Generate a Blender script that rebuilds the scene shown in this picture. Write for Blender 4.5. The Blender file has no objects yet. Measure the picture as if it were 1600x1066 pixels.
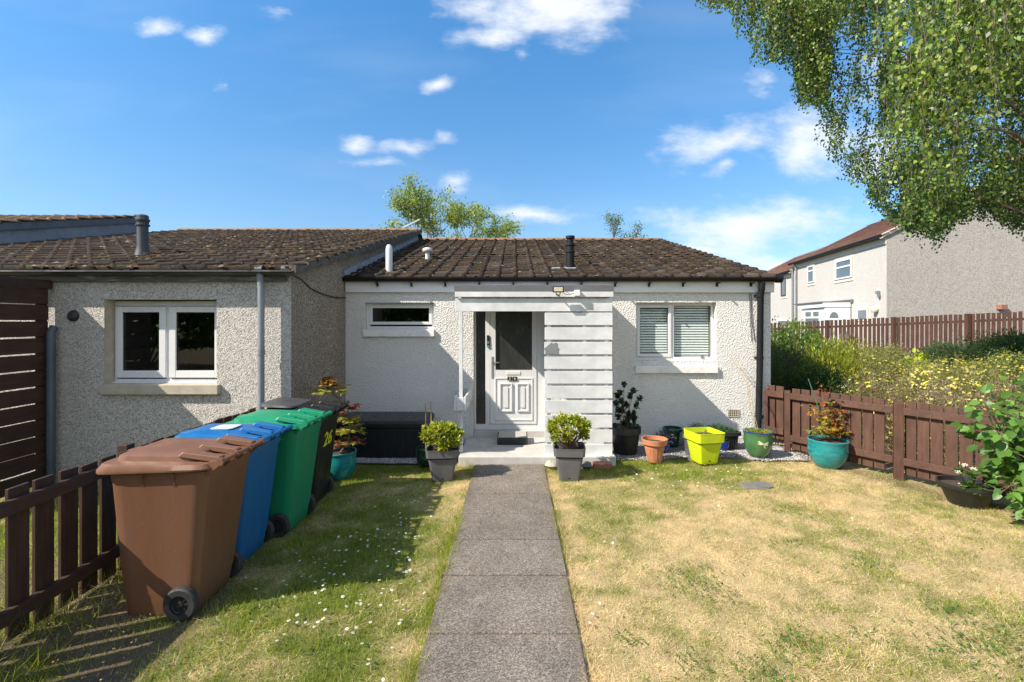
import bpy, math, random
import numpy as np
from mathutils import Vector, Matrix
random.seed(7); RNG = np.random.default_rng(11)
C = bpy.context.scene
COL = C.collection
rad = math.radians

# ---------------------------------------------------------------- camera, world, sun, exposure
cam_d = bpy.data.cameras.new('camera'); cam = bpy.data.objects.new('camera', cam_d); COL.objects.link(cam)
cam.location = (0, 0, 1.9); cam.rotation_euler = (rad(90), 0, 0)
cam_d.sensor_width = 36; cam_d.lens = 36*755/1600
cam_d.shift_x = -0.0025; cam_d.shift_y = -0.01875
cam_d.clip_end = 2000; cam_d.clip_start = .05
C.camera = cam
SUN = Vector((2.08, 1.0, -2.02))
EL = math.atan2(2.02, math.hypot(2.08, 1.0)); ROT = math.atan2(-2.08, -1.0)
sl = bpy.data.lights.new('sun', 'SUN'); so = bpy.data.objects.new('sun', sl); COL.objects.link(so)
sl.energy = 4.5; sl.angle = rad(.5); sl.color = (1.0, .91, .78)
so.rotation_euler = SUN.to_track_quat('-Z', 'Y').to_euler(); so.location = (-8, -4, 10)
C.view_settings.view_transform = 'Standard'; C.view_settings.look = 'None'
C.view_settings.exposure = .90; C.view_settings.gamma = 1

def nn(nt, t, **kw):
    n = nt.nodes.new(t)
    for k, v in kw.items():
        if k.startswith('i_'): n.inputs[k[2:].replace('_', ' ')].default_value = v
        else: setattr(n, k, v)
    return n
def math_n(nt, op, a, b=None, c=None, clamp=False):
    n = nt.nodes.new('ShaderNodeMath'); n.operation = op; n.use_clamp = clamp
    for i, v in enumerate((a, b, c)):
        if v is None: continue
        if isinstance(v, (int, float)): n.inputs[i].default_value = v
        else: nt.links.new(v, n.inputs[i])
    return n.outputs[0]
def ramp(nt, fac, stops, interp='LINEAR'):
    n = nt.nodes.new('ShaderNodeValToRGB'); n.color_ramp.interpolation = interp
    e = n.color_ramp.elements
    while len(e) < len(stops): e.new(.5)
    for i, (p, c) in enumerate(stops):
        e[i].position = p; e[i].color = (c, c, c, 1) if isinstance(c, (int, float)) else (*c, 1)
    nt.links.new(fac, n.inputs[0]); return n.outputs[0]

W = bpy.data.worlds.new('World'); C.world = W; W.use_nodes = True
wt = W.node_tree; wt.nodes.clear()
sky = nn(wt, 'ShaderNodeTexSky', sky_type='NISHITA', sun_disc=False, sun_elevation=EL, sun_rotation=ROT,
         air_density=1.15, dust_density=.5, ozone_density=1.6, altitude=60)
bg = nn(wt, 'ShaderNodeBackground'); bg.inputs[1].default_value = .148
bc = nn(wt, 'ShaderNodeBackground'); bc.inputs[0].default_value = (.95, .97, 1, 1); bc.inputs[1].default_value = .62
tc = nn(wt, 'ShaderNodeTexCoord')
sep = nn(wt, 'ShaderNodeSeparateXYZ'); wt.links.new(tc.outputs['Generated'], sep.inputs[0])
yy = math_n(wt, 'MAXIMUM', sep.outputs[1], .02)
u = math_n(wt, 'DIVIDE', sep.outputs[0], yy); v = math_n(wt, 'DIVIDE', sep.outputs[2], yy)
cmb = nn(wt, 'ShaderNodeCombineXYZ'); wt.links.new(u, cmb.inputs[0]); wt.links.new(v, cmb.inputs[1])
nz = nn(wt, 'ShaderNodeTexNoise'); nz.inputs['Scale'].default_value = 9; nz.inputs['Detail'].default_value = 7; nz.inputs['Roughness'].default_value = .62
mpn = nn(wt, 'ShaderNodeMapping'); mpn.inputs['Scale'].default_value = (.55, 1.15, 1)
wt.links.new(cmb.outputs[0], mpn.inputs[0]); wt.links.new(mpn.outputs[0], nz.inputs['Vector'])
wn = nn(wt, 'ShaderNodeTexNoise'); wn.inputs['Scale'].default_value = 5; wn.inputs['Detail'].default_value = 3
wt.links.new(cmb.outputs[0], wn.inputs['Vector'])
wsub = nn(wt, 'ShaderNodeVectorMath', operation='SUBTRACT'); wt.links.new(wn.outputs['Color'], wsub.inputs[0]); wsub.inputs[1].default_value = (.5, .5, .5)
wsc = nn(wt, 'ShaderNodeVectorMath', operation='SCALE'); wt.links.new(wsub.outputs[0], wsc.inputs[0]); wsc.inputs['Scale'].default_value = .10
wadd = nn(wt, 'ShaderNodeVectorMath', operation='ADD'); wt.links.new(cmb.outputs[0], wadd.inputs[0]); wt.links.new(wsc.outputs[0], wadd.inputs[1])
field = None
for (cx, cy, rx, ry, st) in [(880, 12, 175, 48, 1), (765, 48, 75, 34, .9), (815, 80, 32, 32, .7), (247, 44, 40, 20, .8), (317, 67, 36, 20, .8), (353, 126, 28, 15, .55),
        (430, 14, 32, 14, .5), (687, 130, 30, 18, .8), (555, 222, 38, 17, .72), (632, 230, 52, 22, .75), (588, 259, 62, 12, .6), (706, 281, 42, 25, .85),
        (835, 341, 92, 22, .95), (692, 216, 20, 12, .6), (1190, 130, 46, 28, .62), (1150, 222, 120, 42, .95), (1250, 235, 110, 52, 1), (1142, 262, 36, 26, .9), (1050, 372, 60, 22, .55),
        (1175, 352, 165, 44, 1), (1215, 405, 85, 24, .9), (1095, 390, 80, 16, .7), (1420, 120, 120, 60, .8), (1400, 250, 90, 60, .9)]:
    c_ = nn(wt, 'ShaderNodeVectorMath', operation='SUBTRACT'); wt.links.new(wadd.outputs[0], c_.inputs[0])
    c_.inputs[1].default_value = ((cx-804)/755, (503-cy)/755, 0)
    s_ = nn(wt, 'ShaderNodeVectorMath', operation='MULTIPLY'); wt.links.new(c_.outputs[0], s_.inputs[0]); s_.inputs[1].default_value = (755/rx, 755/ry, 0)
    l_ = nn(wt, 'ShaderNodeVectorMath', operation='LENGTH'); wt.links.new(s_.outputs[0], l_.inputs[0])
    g = math_n(wt, 'MULTIPLY_ADD', l_.outputs['Value'], -.62*st, st, clamp=False)
    field = g if field is None else math_n(wt, 'MAXIMUM', field, g)
field = math_n(wt, 'MAXIMUM', field, 0)
f2 = math_n(wt, 'MULTIPLY_ADD', nz.outputs['Fac'], 1.7, -1.02)
f3 = math_n(wt, 'ADD', field, f2)
cl = ramp(wt, f3, [(.12, 0.0), (.85, .9)], 'EASE')
gate = math_n(wt, 'GREATER_THAN', sep.outputs[1], .03)
# thin high veil
vn = nn(wt, 'ShaderNodeTexNoise'); vn.inputs['Scale'].default_value = 2.4; vn.inputs['Detail'].default_value = 6
vm = nn(wt, 'ShaderNodeMapping'); vm.inputs['Scale'].default_value = (.6, 2.2, 1); vm.inputs['Rotation'].default_value = (0, 0, -.25)
wt.links.new(cmb.outputs[0], vm.inputs[0]); wt.links.new(vm.outputs[0], vn.inputs['Vector'])
veil = ramp(wt, vn.outputs['Fac'], [(.48, 0.0), (.85, .14)])
rn = nn(wt, 'ShaderNodeTexNoise'); rn.inputs['Scale'].default_value = 2.2; rn.inputs['Detail'].default_value = 5; wt.links.new(tc.outputs['Generated'], rn.inputs['Vector'])
rear_fill = math_n(wt, 'MULTIPLY', ramp(wt, rn.outputs['Fac'], [(.30, .10), (.62, .85)]), ramp(wt, math_n(wt, 'MULTIPLY_ADD', sep.outputs[1], -.5, .5), [(.5, 0.0), (.7, 1.0)]))  # unseen cloud behind the camera, added as fill light
ct = math_n(wt, 'MAXIMUM', rear_fill, math_n(wt, 'MULTIPLY', math_n(wt, 'MAXIMUM', cl, veil), gate))
mx = nn(wt, 'ShaderNodeMixShader'); wt.links.new(ct, mx.inputs[0]); wt.links.new(bg.outputs[0], mx.inputs[1]); wt.links.new(bc.outputs[0], mx.inputs[2])
hsv = nn(wt, 'ShaderNodeHueSaturation'); hsv.inputs['Saturation'].default_value = 1.0; hsv.inputs['Value'].default_value = 1
wt.links.new(sky.outputs[0], hsv.inputs['Color']); hz_ = nn(wt, 'ShaderNodeMix', data_type='RGBA', blend_type='MULTIPLY'); hz_.inputs[0].default_value = 1
el_ = nn(wt, 'ShaderNodeValToRGB'); e_ = el_.color_ramp.elements; e_[0].position = 0; e_[0].color = (.44, .49, .58, 1); e_[1].position = .55; e_[1].color = (.30, .64, .84, 1)
wt.links.new(sep.outputs[2], el_.inputs[0]); wt.links.new(hsv.outputs[0], hz_.inputs[6]); wt.links.new(el_.outputs[0], hz_.inputs[7]); wt.links.new(hz_.outputs[2], bg.inputs[0])
wo = nn(wt, 'ShaderNodeOutputWorld'); wt.links.new(mx.outputs[0], wo.inputs[0])

# ---------------------------------------------------------------- helpers
def P(px, py, Y): return Vector(((px-804)*Y/755, Y, 1.9-(py-503)*Y/755))
def sm(a, b, x): t = np.clip((x-a)/(b-a), 0, 1); return t*t*(3-2*t)
_g = RNG.random((256, 256))
def vnoise(x, y):
    xi = np.floor(x).astype(int); yi = np.floor(y).astype(int); fx = x-xi; fy = y-yi
    fx = fx*fx*(3-2*fx); fy = fy*fy*(3-2*fy)
    a = _g[xi % 256, yi % 256]; b = _g[(xi+1) % 256, yi % 256]; c = _g[xi % 256, (yi+1) % 256]; d = _g[(xi+1) % 256, (yi+1) % 256]
    return (a*(1-fx)+b*fx)*(1-fy)+(c*(1-fx)+d*fx)*fy
def fbm(x, y, o=4):
    s = 0; a = .5; t = 0
    for i in range(o): s = s+a*vnoise(x*2**i+17*i, y*2**i+31*i); t += a; a *= .5
    return s/t
def ground_h(x, y):
    x = np.asarray(x, float); y = np.asarray(y, float)
    d = (x-3.77)*.864+(y-7.25)*.504
    h = .62*sm(.15, 8, d)*sm(3.9, 4.8, x)
    h = h + (.035*(fbm(x*1.3+40, y*1.3+40, 3)-.5))*sm(.55, .9, np.abs(x+.07))
    return h

class MB:
    def __init__(s): s.v = []; s.f = []
    def add(s, vs, fs):
        n = len(s.v); s.v += [tuple(v) for v in vs]; s.f += [tuple(i+n for i in f) for f in fs]; return s
    def box(s, x0, x1, y0, y1, z0, z1):
        return s.add([(x0,y0,z0),(x1,y0,z0),(x1,y1,z0),(x0,y1,z0),(x0,y0,z1),(x1,y0,z1),(x1,y1,z1),(x0,y1,z1)],
                     [(0,3,2,1),(4,5,6,7),(0,1,5,4),(1,2,6,5),(2,3,7,6),(3,0,4,7)])
    def beam(s, a, b, w, h, up=(0,0,1)):
        a = Vector(a); b = Vector(b); d = (b-a).normalized(); sd = d.cross(Vector(up)).normalized(); u_ = sd.cross(d)
        vs = [p+sd*i*w/2+u_*j*h/2 for p in (a, b) for i, j in ((-1,-1),(1,-1),(1,1),(-1,1))]
        return s.add(vs, [(0,3,2,1),(4,5,6,7),(0,1,5,4),(1,2,6,5),(2,3,7,6),(3,0,4,7)])
    def tube(s, pts, r, seg=8, cap=True):
        pts = [Vector(p) for p in pts]; n = len(pts); rs = r if isinstance(r, (list, tuple)) else [r]*n
        base = len(s.v); prev = None
        for i, p in enumerate(pts):
            d = (pts[min(i+1, n-1)]-pts[max(i-1, 0)]).normalized()
            ref = prev if prev is not None else (Vector((0,0,1)) if abs(d.z) < .9 else Vector((1,0,0)))
            a = (ref-d*ref.dot(d)).normalized(); b = d.cross(a); prev = a
            for k in range(seg):
                t = 2*math.pi*k/seg; s.v.append(tuple(p+(a*math.cos(t)+b*math.sin(t))*rs[i]))
        for i in range(n-1):
            for k in range(seg):
                a0 = base+i*seg+k; a1 = base+i*seg+(k+1) % seg
                s.f.append((a0, a1, a1+seg, a0+seg))
        if cap: s.f.append(tuple(base+k for k in reversed(range(seg)))); s.f.append(tuple(base+(n-1)*seg+k for k in range(seg)))
        return s
    def lathe(s, prof, c=(0,0,0), seg=28, caps=(False, False), sq=None):
        base = len(s.v)
        for (r, z) in prof:
            for k in range(seg):
                t = 2*math.pi*(k+.5)/seg; cx, cy = math.cos(t), math.sin(t)
                if sq:
                    m = (abs(cx)**sq+abs(cy)**sq)**(-1/sq); cx *= m; cy *= m
                s.v.append((c[0]+r*cx, c[1]+r*cy, c[2]+z))
        for i in range(len(prof)-1):
            for k in range(seg):
                a0 = base+i*seg+k; a1 = base+i*seg+(k+1) % seg
                s.f.append((a0, a1, a1+seg, a0+seg))
        if caps[0]: s.f.append(tuple(base+k for k in reversed(range(seg))))
        if caps[1]: s.f.append(tuple(base+(len(prof)-1)*seg+k for k in range(seg)))
        return s
    def loft(s, secs, seg=24, sq=6, caps=(True, True)):   # secs: (x0,x1,y0,y1,z) or z-tuple (zfront,zback)
        base = len(s.v)
        for (x0, x1, y0, y1, z) in secs:
            for k in range(seg):
                t = 2*math.pi*(k+.5)/seg; cx, cy = math.cos(t), math.sin(t)
                m = (abs(cx)**sq+abs(cy)**sq)**(-1/sq); cx *= m; cy *= m
                zz = z if not isinstance(z, tuple) else z[0]+(z[1]-z[0])*(cx+1)/2
                s.v.append(((x0+x1)/2+(x1-x0)/2*cx, (y0+y1)/2+(y1-y0)/2*cy, zz))
        for i in range(len(secs)-1):
            for k in range(seg):
                a0 = base+i*seg+k; a1 = base+i*seg+(k+1) % seg
                s.f.append((a0, a1, a1+seg, a0+seg))
        if caps[0]: s.f.append(tuple(base+k for k in reversed(range(seg))))
        if caps[1]: s.f.append(tuple(base+(len(secs)-1)*seg+k for k in range(seg)))
        return s
    def prism(s, poly, y0, y1):   # poly in XZ extruded along Y
        n = len(poly)
        return s.add([(x, y0, z) for x, z in poly]+[(x, y1, z) for x, z in poly],
                     [tuple(range(n)), tuple(reversed(range(n, 2*n)))]+[(i, i+n, (i+1) % n+n, (i+1) % n) for i in range(n)])
    def xform(s, M, start=0):
        for i in range(start, len(s.v)): s.v[i] = tuple(M @ Vector(s.v[i]))
        return s

ORG = {}
def thing(name, label, cat, loc=(0,0,0), rot=(0,0,0), group=None):
    o = bpy.data.objects.new(name, None); COL.objects.link(o); o.empty_display_size = .2
    o.location = loc; o.rotation_euler = rot; ORG[o.name] = Vector(loc)
    o['label'] = label; o['category'] = cat
    if group: o['group'] = group
    return o
def tag(o, label, cat=None, group=None, kind=None):
    if label: o['label'] = label
    if cat: o['category'] = cat
    if group: o['group'] = group
    if kind: o['kind'] = kind
    return o
def link(name, me, m, parent=None, loc=None):
    if m is not None: me.materials.append(m)
    o = bpy.data.objects.new(name, me); COL.objects.link(o)
    if loc is not None: o.location = loc
    if parent is not None: o.parent = parent
    return o
WL = {}
def obj(name, mb, m, parent=None, local=False, smooth=False, bevel=0, label=None):
    me = bpy.data.meshes.new(name)
    if local:
        me.from_pydata(mb.v, [], mb.f); loc = None; wl = Vector((0,0,0))
    else:
        a = np.array(mb.v); c = Vector(((a[:,0].min()+a[:,0].max())/2, (a[:,1].min()+a[:,1].max())/2, a[:,2].min()))
        me.from_pydata([tuple(Vector(v)-c) for v in mb.v], [], mb.f); loc = c.copy(); wl = c
        if parent is not None: loc = c - WL.get(parent.name, Vector(ORG.get(parent.name, (0,0,0))))
    me.validate(); me.update()
    if smooth: me.polygons.foreach_set('use_smooth', [True]*len(me.polygons)); me.set_sharp_from_angle(angle=rad(38))
    o = link(name, me, m, parent, loc); WL[o.name] = wl
    if bevel:
        b = o.modifiers.new('bevel', 'BEVEL'); b.width = bevel; b.segments = 2; b.limit_method = 'ANGLE'; b.angle_limit = rad(40)
    if label: o['label'] = label
    return o
def fast(name, V, F, m, col=None, parent=None, smooth=False, org=None):
    V = np.asarray(V, np.float32).reshape(-1, 3); F = np.asarray(F, np.int32); k = F.shape[1]
    if org is None: org = Vector((float(V[:,0].mean()), float(V[:,1].mean()), float(V[:,2].min())))
    V = V-np.array(org, np.float32)
    me = bpy.data.meshes.new(name); me.vertices.add(len(V)); me.vertices.foreach_set('co', V.ravel())
    me.loops.add(F.size); me.loops.foreach_set('vertex_index', F.ravel())
    me.polygons.add(len(F)); me.polygons.foreach_set('loop_start', np.arange(len(F), dtype=np.int32)*k)
    me.update(calc_edges=True)
    if smooth: me.polygons.foreach_set('use_smooth', np.ones(len(F), bool))
    if col is not None:
        c = np.ones((len(V), 4), np.float32); c[:, :3] = col
        a = me.color_attributes.new('Col', 'FLOAT_COLOR', 'POINT'); a.data.foreach_set('color', c.ravel())
    loc = org.copy()
    if parent is not None: loc = org-WL.get(parent.name, Vector(ORG.get(parent.name, (0,0,0))))
    o = link(name, me, m, parent, loc); WL[o.name] = org
    return o
def copy_tree(o, parent=None):
    c = o.copy(); COL.objects.link(c); c.parent = parent
    for ch in list(o.children): copy_tree(ch, c)
    return c
def text_mb(s, size, M, ext=.0015):
    cu = bpy.data.curves.new('t', 'FONT'); cu.body = s; cu.size = size; cu.extrude = ext; cu.align_x = 'CENTER'; cu.align_y = 'CENTER'; cu.offset = size*.018; cu.resolution_u = 4
    o = bpy.data.objects.new('t', cu); COL.objects.link(o); bpy.context.view_layer.update()
    me = o.to_mesh(); mb = MB(); mb.add([M @ v.co for v in me.vertices], [tuple(p.vertices) for p in me.polygons])
    o.to_mesh_clear(); bpy.data.objects.remove(o); bpy.data.curves.remove(cu); return mb
FACE_Y = Matrix(((1,0,0,0),(0,0,-1,0),(0,1,0,0),(0,0,0,1)))   # text x->X, y->Z, facing -Y
FACE_X = Matrix(((0,0,1,0),(1,0,0,0),(0,1,0,0),(0,0,0,1)))    # text x->Y, y->Z, facing +X

# ---------------------------------------------------------------- materials
def base_mat(name):
    m = bpy.data.materials.new(name); m.use_nodes = True; nt = m.node_tree; b = nt.nodes['Principled BSDF']; return m, nt, b
def coords(nt, scale=(1,1,1), kind='Object'):
    t = nt.nodes.new('ShaderNodeTexCoord'); mp = nt.nodes.new('ShaderNodeMapping'); mp.inputs['Scale'].default_value = scale
    nt.links.new(t.outputs[kind], mp.inputs[0]); return mp.outputs[0]
def noise(nt, vec, scale, detail=4, rough=.55, out='Fac'):
    n = nt.nodes.new('ShaderNodeTexNoise'); n.inputs['Scale'].default_value = scale; n.inputs['Detail'].default_value = detail; n.inputs['Roughness'].default_value = rough
    nt.links.new(vec, n.inputs['Vector']); return n.outputs[out]
def voro(nt, vec, scale, out='Distance', feature='F1'):
    n = nt.nodes.new('ShaderNodeTexVoronoi'); n.feature = feature; n.inputs['Scale'].default_value = scale
    nt.links.new(vec, n.inputs['Vector']); return n.outputs[out]
def bump(nt, b, h, dist, strength=1.0):
    n = nt.nodes.new('ShaderNodeBump'); n.inputs['Distance'].default_value = dist; n.inputs['Strength'].default_value = strength
    nt.links.new(h, n.inputs['Height']); nt.links.new(n.outputs[0], b.inputs['Normal']); return n
def mixc(nt, fac, a, b_, blend='MIX'):
    n = nt.nodes.new('ShaderNodeMix'); n.data_type = 'RGBA'; n.blend_type = blend
    if isinstance(fac, (int, float)): n.inputs[0].default_value = fac
    else: nt.links.new(fac, n.inputs[0])
    for i, c in ((6, a), (7, b_)):
        if isinstance(c, tuple): n.inputs[i].default_value = (*c, 1)
        else: nt.links.new(c, n.inputs[i])
    return n.outputs[2]
def mul(c, k): return tuple(min(1, x*k) for x in c)
def plain(name, c, rough=.5, var=.18, scale=6, bd=0, bs=40, metal=0, spec=.5, dirt=None, stretch=(1,1,1), coat=0, dsc=3, damt=.5):
    m, nt, b = base_mat(name); vec = coords(nt, stretch)
    col = ramp(nt, noise(nt, vec, scale, 5), [(.3, mul(c, 1-var)), (.7, mul(c, 1+var))])
    if dirt: col = mixc(nt, ramp(nt, noise(nt, vec, dsc, 7, .7), [(.52, 0.0), (.72, damt)]), col, dirt)
    nt.links.new(col, b.inputs['Base Color'])
    rr = ramp(nt, noise(nt, vec, scale*2.5, 4), [(.3, max(0, rough-.1)), (.7, min(1, rough+.12))]); nt.links.new(rr, b.inputs['Roughness'])
    b.inputs['Metallic'].default_value = metal; b.inputs['Specular IOR Level'].default_value = spec; b.inputs['Coat Weight'].default_value = coat; b.inputs['Coat Roughness'].default_value = .08
    if bd: bump(nt, b, noise(nt, vec, bs, 4), bd)
    return m
def pebble(name, c1, c2, c3, scale, dist, mortar=.6, stain=(.3,.28,.24), stain_amt=.35):
    """dry dash: small stones set in render"""
    m, nt, b = base_mat(name); vec = coords(nt)
    d = voro(nt, vec, scale); cc = nt.nodes.new('ShaderNodeSeparateColor')
    v2 = nt.nodes.new('ShaderNodeTexVoronoi'); v2.inputs['Scale'].default_value = scale; nt.links.new(vec, v2.inputs['Vector']); nt.links.new(v2.outputs['Color'], cc.inputs[0])
    col = ramp(nt, cc.outputs[0], [(0, c1), (.45, c2), (1, c3)])
    gap = ramp(nt, d, [(.35, 0.0), (.62, 1.0)])
    col = mixc(nt, math_n(nt, 'MULTIPLY', gap, mortar), col, mul(c2, .45))
    st = ramp(nt, noise(nt, coords(nt, (1,1,.45)), 1.1, 6, .65), [(.42, 0.0), (.72, stain_amt)])
    col = mixc(nt, st, col, stain, 'MULTIPLY') if False else mixc(nt, st, col, stain)
    nt.links.new(col, b.inputs['Base Color']); b.inputs['Roughness'].default_value = .9; b.inputs['Specular IOR Level'].default_value = .2
    h = math_n(nt, 'SUBTRACT', ramp(nt, d, [(0, 1.0), (.6, 0.0)], 'EASE'), 0)
    bump(nt, b, h, dist, 1); return m
def roughcast(name, c, dist=.012):
    m, nt, b = base_mat(name); vec = coords(nt)
    dn = nt.nodes.new('ShaderNodeVectorMath'); dn.operation = 'SCALE'; dn.inputs['Scale'].default_value = .02; nt.links.new(noise(nt, vec, 25, 2, .5, 'Color'), dn.inputs[0])
    dv = nt.nodes.new('ShaderNodeVectorMath'); dv.operation = 'ADD'; nt.links.new(vec, dv.inputs[0]); nt.links.new(dn.outputs[0], dv.inputs[1])
    n1 = voro(nt, dv.outputs[0], 55, feature='SMOOTH_F1'); n2 = noise(nt, vec, 110, 3, .6)
    h = math_n(nt, 'ADD', ramp(nt, n1, [(.05, 1.0), (.55, 0.0)], 'EASE'), math_n(nt, 'MULTIPLY', n2, .45))
    big = noise(nt, coords(nt, (1,1,.35)), 1.6, 6, .65)
    col = ramp(nt, big, [(.3, mul(c, 1.03)), (.55, c), (.8, mul(c, .82))])
    spots = ramp(nt, noise(nt, vec, 23, 2, .5), [(.70, 0.0), (.78, .35)])
    col = mixc(nt, spots, col, mul(c, .6))
    s2 = nt.nodes.new('ShaderNodeSeparateXYZ'); nt.links.new(coords(nt), s2.inputs[0])
    low = math_n(nt, 'MULTIPLY', ramp(nt, s2.outputs[2], [(0.0, .5), (.42, 0.0)]), ramp(nt, noise(nt, vec, 5, 5, .7), [(.35, 0.0), (.7, 1.0)]))
    col = mixc(nt, low, col, (.36, .35, .29))
    nt.links.new(col, b.inputs['Base Color']); b.inputs['Roughness'].default_value = .85; b.inputs['Specular IOR Level'].default_value = .25
    bump(nt, b, h, dist, 1); return m
def leafmat(name, trans=.35, rough=.5, spec=.4):
    m, nt, b = base_mat(name); at = nt.nodes.new('ShaderNodeAttribute'); at.attribute_name = 'Col'
    oi = noise(nt, coords(nt), 3.5, 4); col = mixc(nt, .5, at.outputs['Color'], ramp(nt, oi, [(.3, .55), (.7, 1.35)]), 'MULTIPLY')
    nt.links.new(col, b.inputs['Base Color']); b.inputs['Roughness'].default_value = rough; b.inputs['Specular IOR Level'].default_value = spec
    tr = nt.nodes.new('ShaderNodeBsdfTranslucent'); hs = nt.nodes.new('ShaderNodeHueSaturation'); hs.inputs['Value'].default_value = 1.5; hs.inputs['Saturation'].default_value = 1.1; hs.inputs['Hue'].default_value = .49
    nt.links.new(col, hs.inputs['Color']); nt.links.new(hs.outputs[0], tr.inputs[0])
    mxs = nt.nodes.new('ShaderNodeMixShader'); mxs.inputs[0].default_value = trans
    nt.links.new(b.outputs[0], mxs.inputs[1]); nt.links.new(tr.outputs[0], mxs.inputs[2]); nt.links.new(mxs.outputs[0], nt.nodes['Material Output'].inputs[0]); return m
def attrmat(name, rough=.8, bd=0, bs=60, spec=.3, speck=None):
    m, nt, b = base_mat(name); at = nt.nodes.new('ShaderNodeAttribute'); at.attribute_name = 'Col'; vec = coords(nt)
    col = mixc(nt, .8, at.outputs['Color'], ramp(nt, noise(nt, vec, 18, 6, .7), [(.25, .6), (.75, 1.4)]), 'MULTIPLY')
    if speck: col = mixc(nt, ramp(nt, noise(nt, vec, speck[0], 6, .75), [(speck[1], 0.0), (speck[2], 1.0)]), col, speck[3])
    nt.links.new(col, b.inputs['Base Color']); b.inputs['Roughness'].default_value = rough; b.inputs['Specular IOR Level'].default_value = spec
    if bd: bump(nt, b, noise(nt, vec, bs, 5, .7), bd)
    return m
def glass(name, tint=(.9,.95,.93), pat=None, refl=1.0):
    m, nt, b = base_mat(name); nt.nodes.remove(b)
    tr = nt.nodes.new('ShaderNodeBsdfTransparent'); tr.inputs[0].default_value = (*tint, 1)
    gl = nt.nodes.new('ShaderNodeBsdfGlossy'); gl.inputs['Roughness'].default_value = .015; gl.inputs[0].default_value = (1,1,1,1)
    lw = nt.nodes.new('ShaderNodeLayerWeight'); lw.inputs[0].default_value = .5; frv = math_n(nt, 'MULTIPLY_ADD', math_n(nt, 'POWER', lw.outputs['Facing'], 5), .9, .06)
    bp = nt.nodes.new('ShaderNodeBump'); bp.inputs['Distance'].default_value = .0006 if not pat else .004
    nt.links.new(noise(nt, coords(nt), 1.4 if not pat else pat, 2), bp.inputs['Height']); nt.links.new(bp.outputs[0], gl.inputs['Normal'])
    mxs = nt.nodes.new('ShaderNodeMixShader'); nt.links.new(math_n(nt, 'MULTIPLY', frv, 1.7*refl, clamp=True), mxs.inputs[0])
    nt.links.new(tr.outputs[0], mxs.inputs[1]); nt.links.new(gl.outputs[0], mxs.inputs[2]); nt.links.new(mxs.outputs[0], nt.nodes['Material Output'].inputs[0]); return m
def wood(name, c, axis=2, rough=.65, var=.3, wear=None, bd=.0015):
    m, nt, b = base_mat(name); sc = [14, 14, 14]; sc[axis] = 1.2; vec = coords(nt, tuple(sc)); ov = coords(nt)
    col = ramp(nt, noise(nt, vec, 2.2, 6, .65), [(.25, mul(c, 1-var)), (.75, mul(c, 1+var))])
    col = mixc(nt, .6, col, ramp(nt, noise(nt, ov, 3.1, 3), [(.3, .65), (.7, 1.3)]), 'MULTIPLY')
    if wear: col = mixc(nt, ramp(nt, noise(nt, vec, 1.5, 8, .8), [(.64, 0.0), (.74, .8)]), col, wear)
    nt.links.new(col, b.inputs['Base Color']); b.inputs['Roughness'].default_value = rough; b.inputs['Specular IOR Level'].default_value = .35
    bump(nt, b, noise(nt, vec, 4, 5, .7), bd); return m

M = {}
M['main_wall'] = roughcast('white_roughcast', (.70,.688,.665), .009)
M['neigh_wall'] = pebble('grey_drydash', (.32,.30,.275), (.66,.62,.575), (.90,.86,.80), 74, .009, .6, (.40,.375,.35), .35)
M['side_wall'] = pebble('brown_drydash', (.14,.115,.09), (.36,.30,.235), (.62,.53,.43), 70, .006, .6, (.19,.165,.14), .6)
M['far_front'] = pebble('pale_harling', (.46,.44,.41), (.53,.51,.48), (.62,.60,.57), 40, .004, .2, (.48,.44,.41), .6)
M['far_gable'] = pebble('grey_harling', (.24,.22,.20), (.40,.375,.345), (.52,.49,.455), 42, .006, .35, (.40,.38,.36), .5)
M['band'] = plain('painted_band', (.60,.565,.50), .7, .06, 3, .002, 60)
M['upvc'] = plain('white_plastic', (.69,.695,.70), .28, .03, 2, dirt=(.55,.54,.50), dsc=2.2, damt=.12)
M['seal'] = plain('rubber_seal', (.04,.04,.045), .5)
M['stone'] = plain('cast_stone', (.45,.40,.32), .85, .15, 12, .003, 120, dirt=(.22,.20,.16), dsc=6, damt=.7)
M['sill'] = plain('white_painted_sill', (.76,.76,.74), .6, .06, 6, .0015, 90, dirt=(.45,.44,.40), dsc=8, damt=.5)
M['fascia'] = plain('white_fascia', (.74,.75,.76), .5, .05, 4, dirt=(.5,.49,.46), dsc=5, damt=.3, stretch=(.4,1,3))
M['old_fascia'] = plain('flaking_fascia', (.10,.09,.085), .8, .3, 8, .004, 40, dirt=(.45,.43,.40), dsc=7, damt=.9, stretch=(.35,1,2))
M['gutter_black'] = plain('black_gutter', (.010,.010,.012), .5, .3, 5, spec=.3)
M['gutter_grey'] = plain('grey_gutter', (.055,.056,.06), .5, .35, 9, dirt=(.02,.02,.02), dsc=5, damt=.8, stretch=(.5,1,1))
M['pipe_grey'] = plain('grey_pipe', (.20,.225,.25), .45, .15, 5, dirt=(.4,.4,.4), dsc=4, damt=.3)
M['pipe_black'] = plain('black_pipe', (.012,.013,.015), .6, .2, 5, spec=.2)
M['white_paint'] = wood('white_painted_boards', (.61,.62,.63), 0, .6, .05, wear=(.55,.53,.48), bd=.001)
M['white_post'] = wood('white_painted_post', (.62,.63,.635), 2, .6, .06, wear=(.5,.48,.44), bd=.001)
M['felt'] = plain('grey_felt', (.12,.125,.135), .75, .12, 5, .001, 90)
M['lead'] = plain('lead_flashing', (.30,.33,.37), .55, .25, 6, dirt=(.55,.56,.58), dsc=8, damt=.6)
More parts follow.
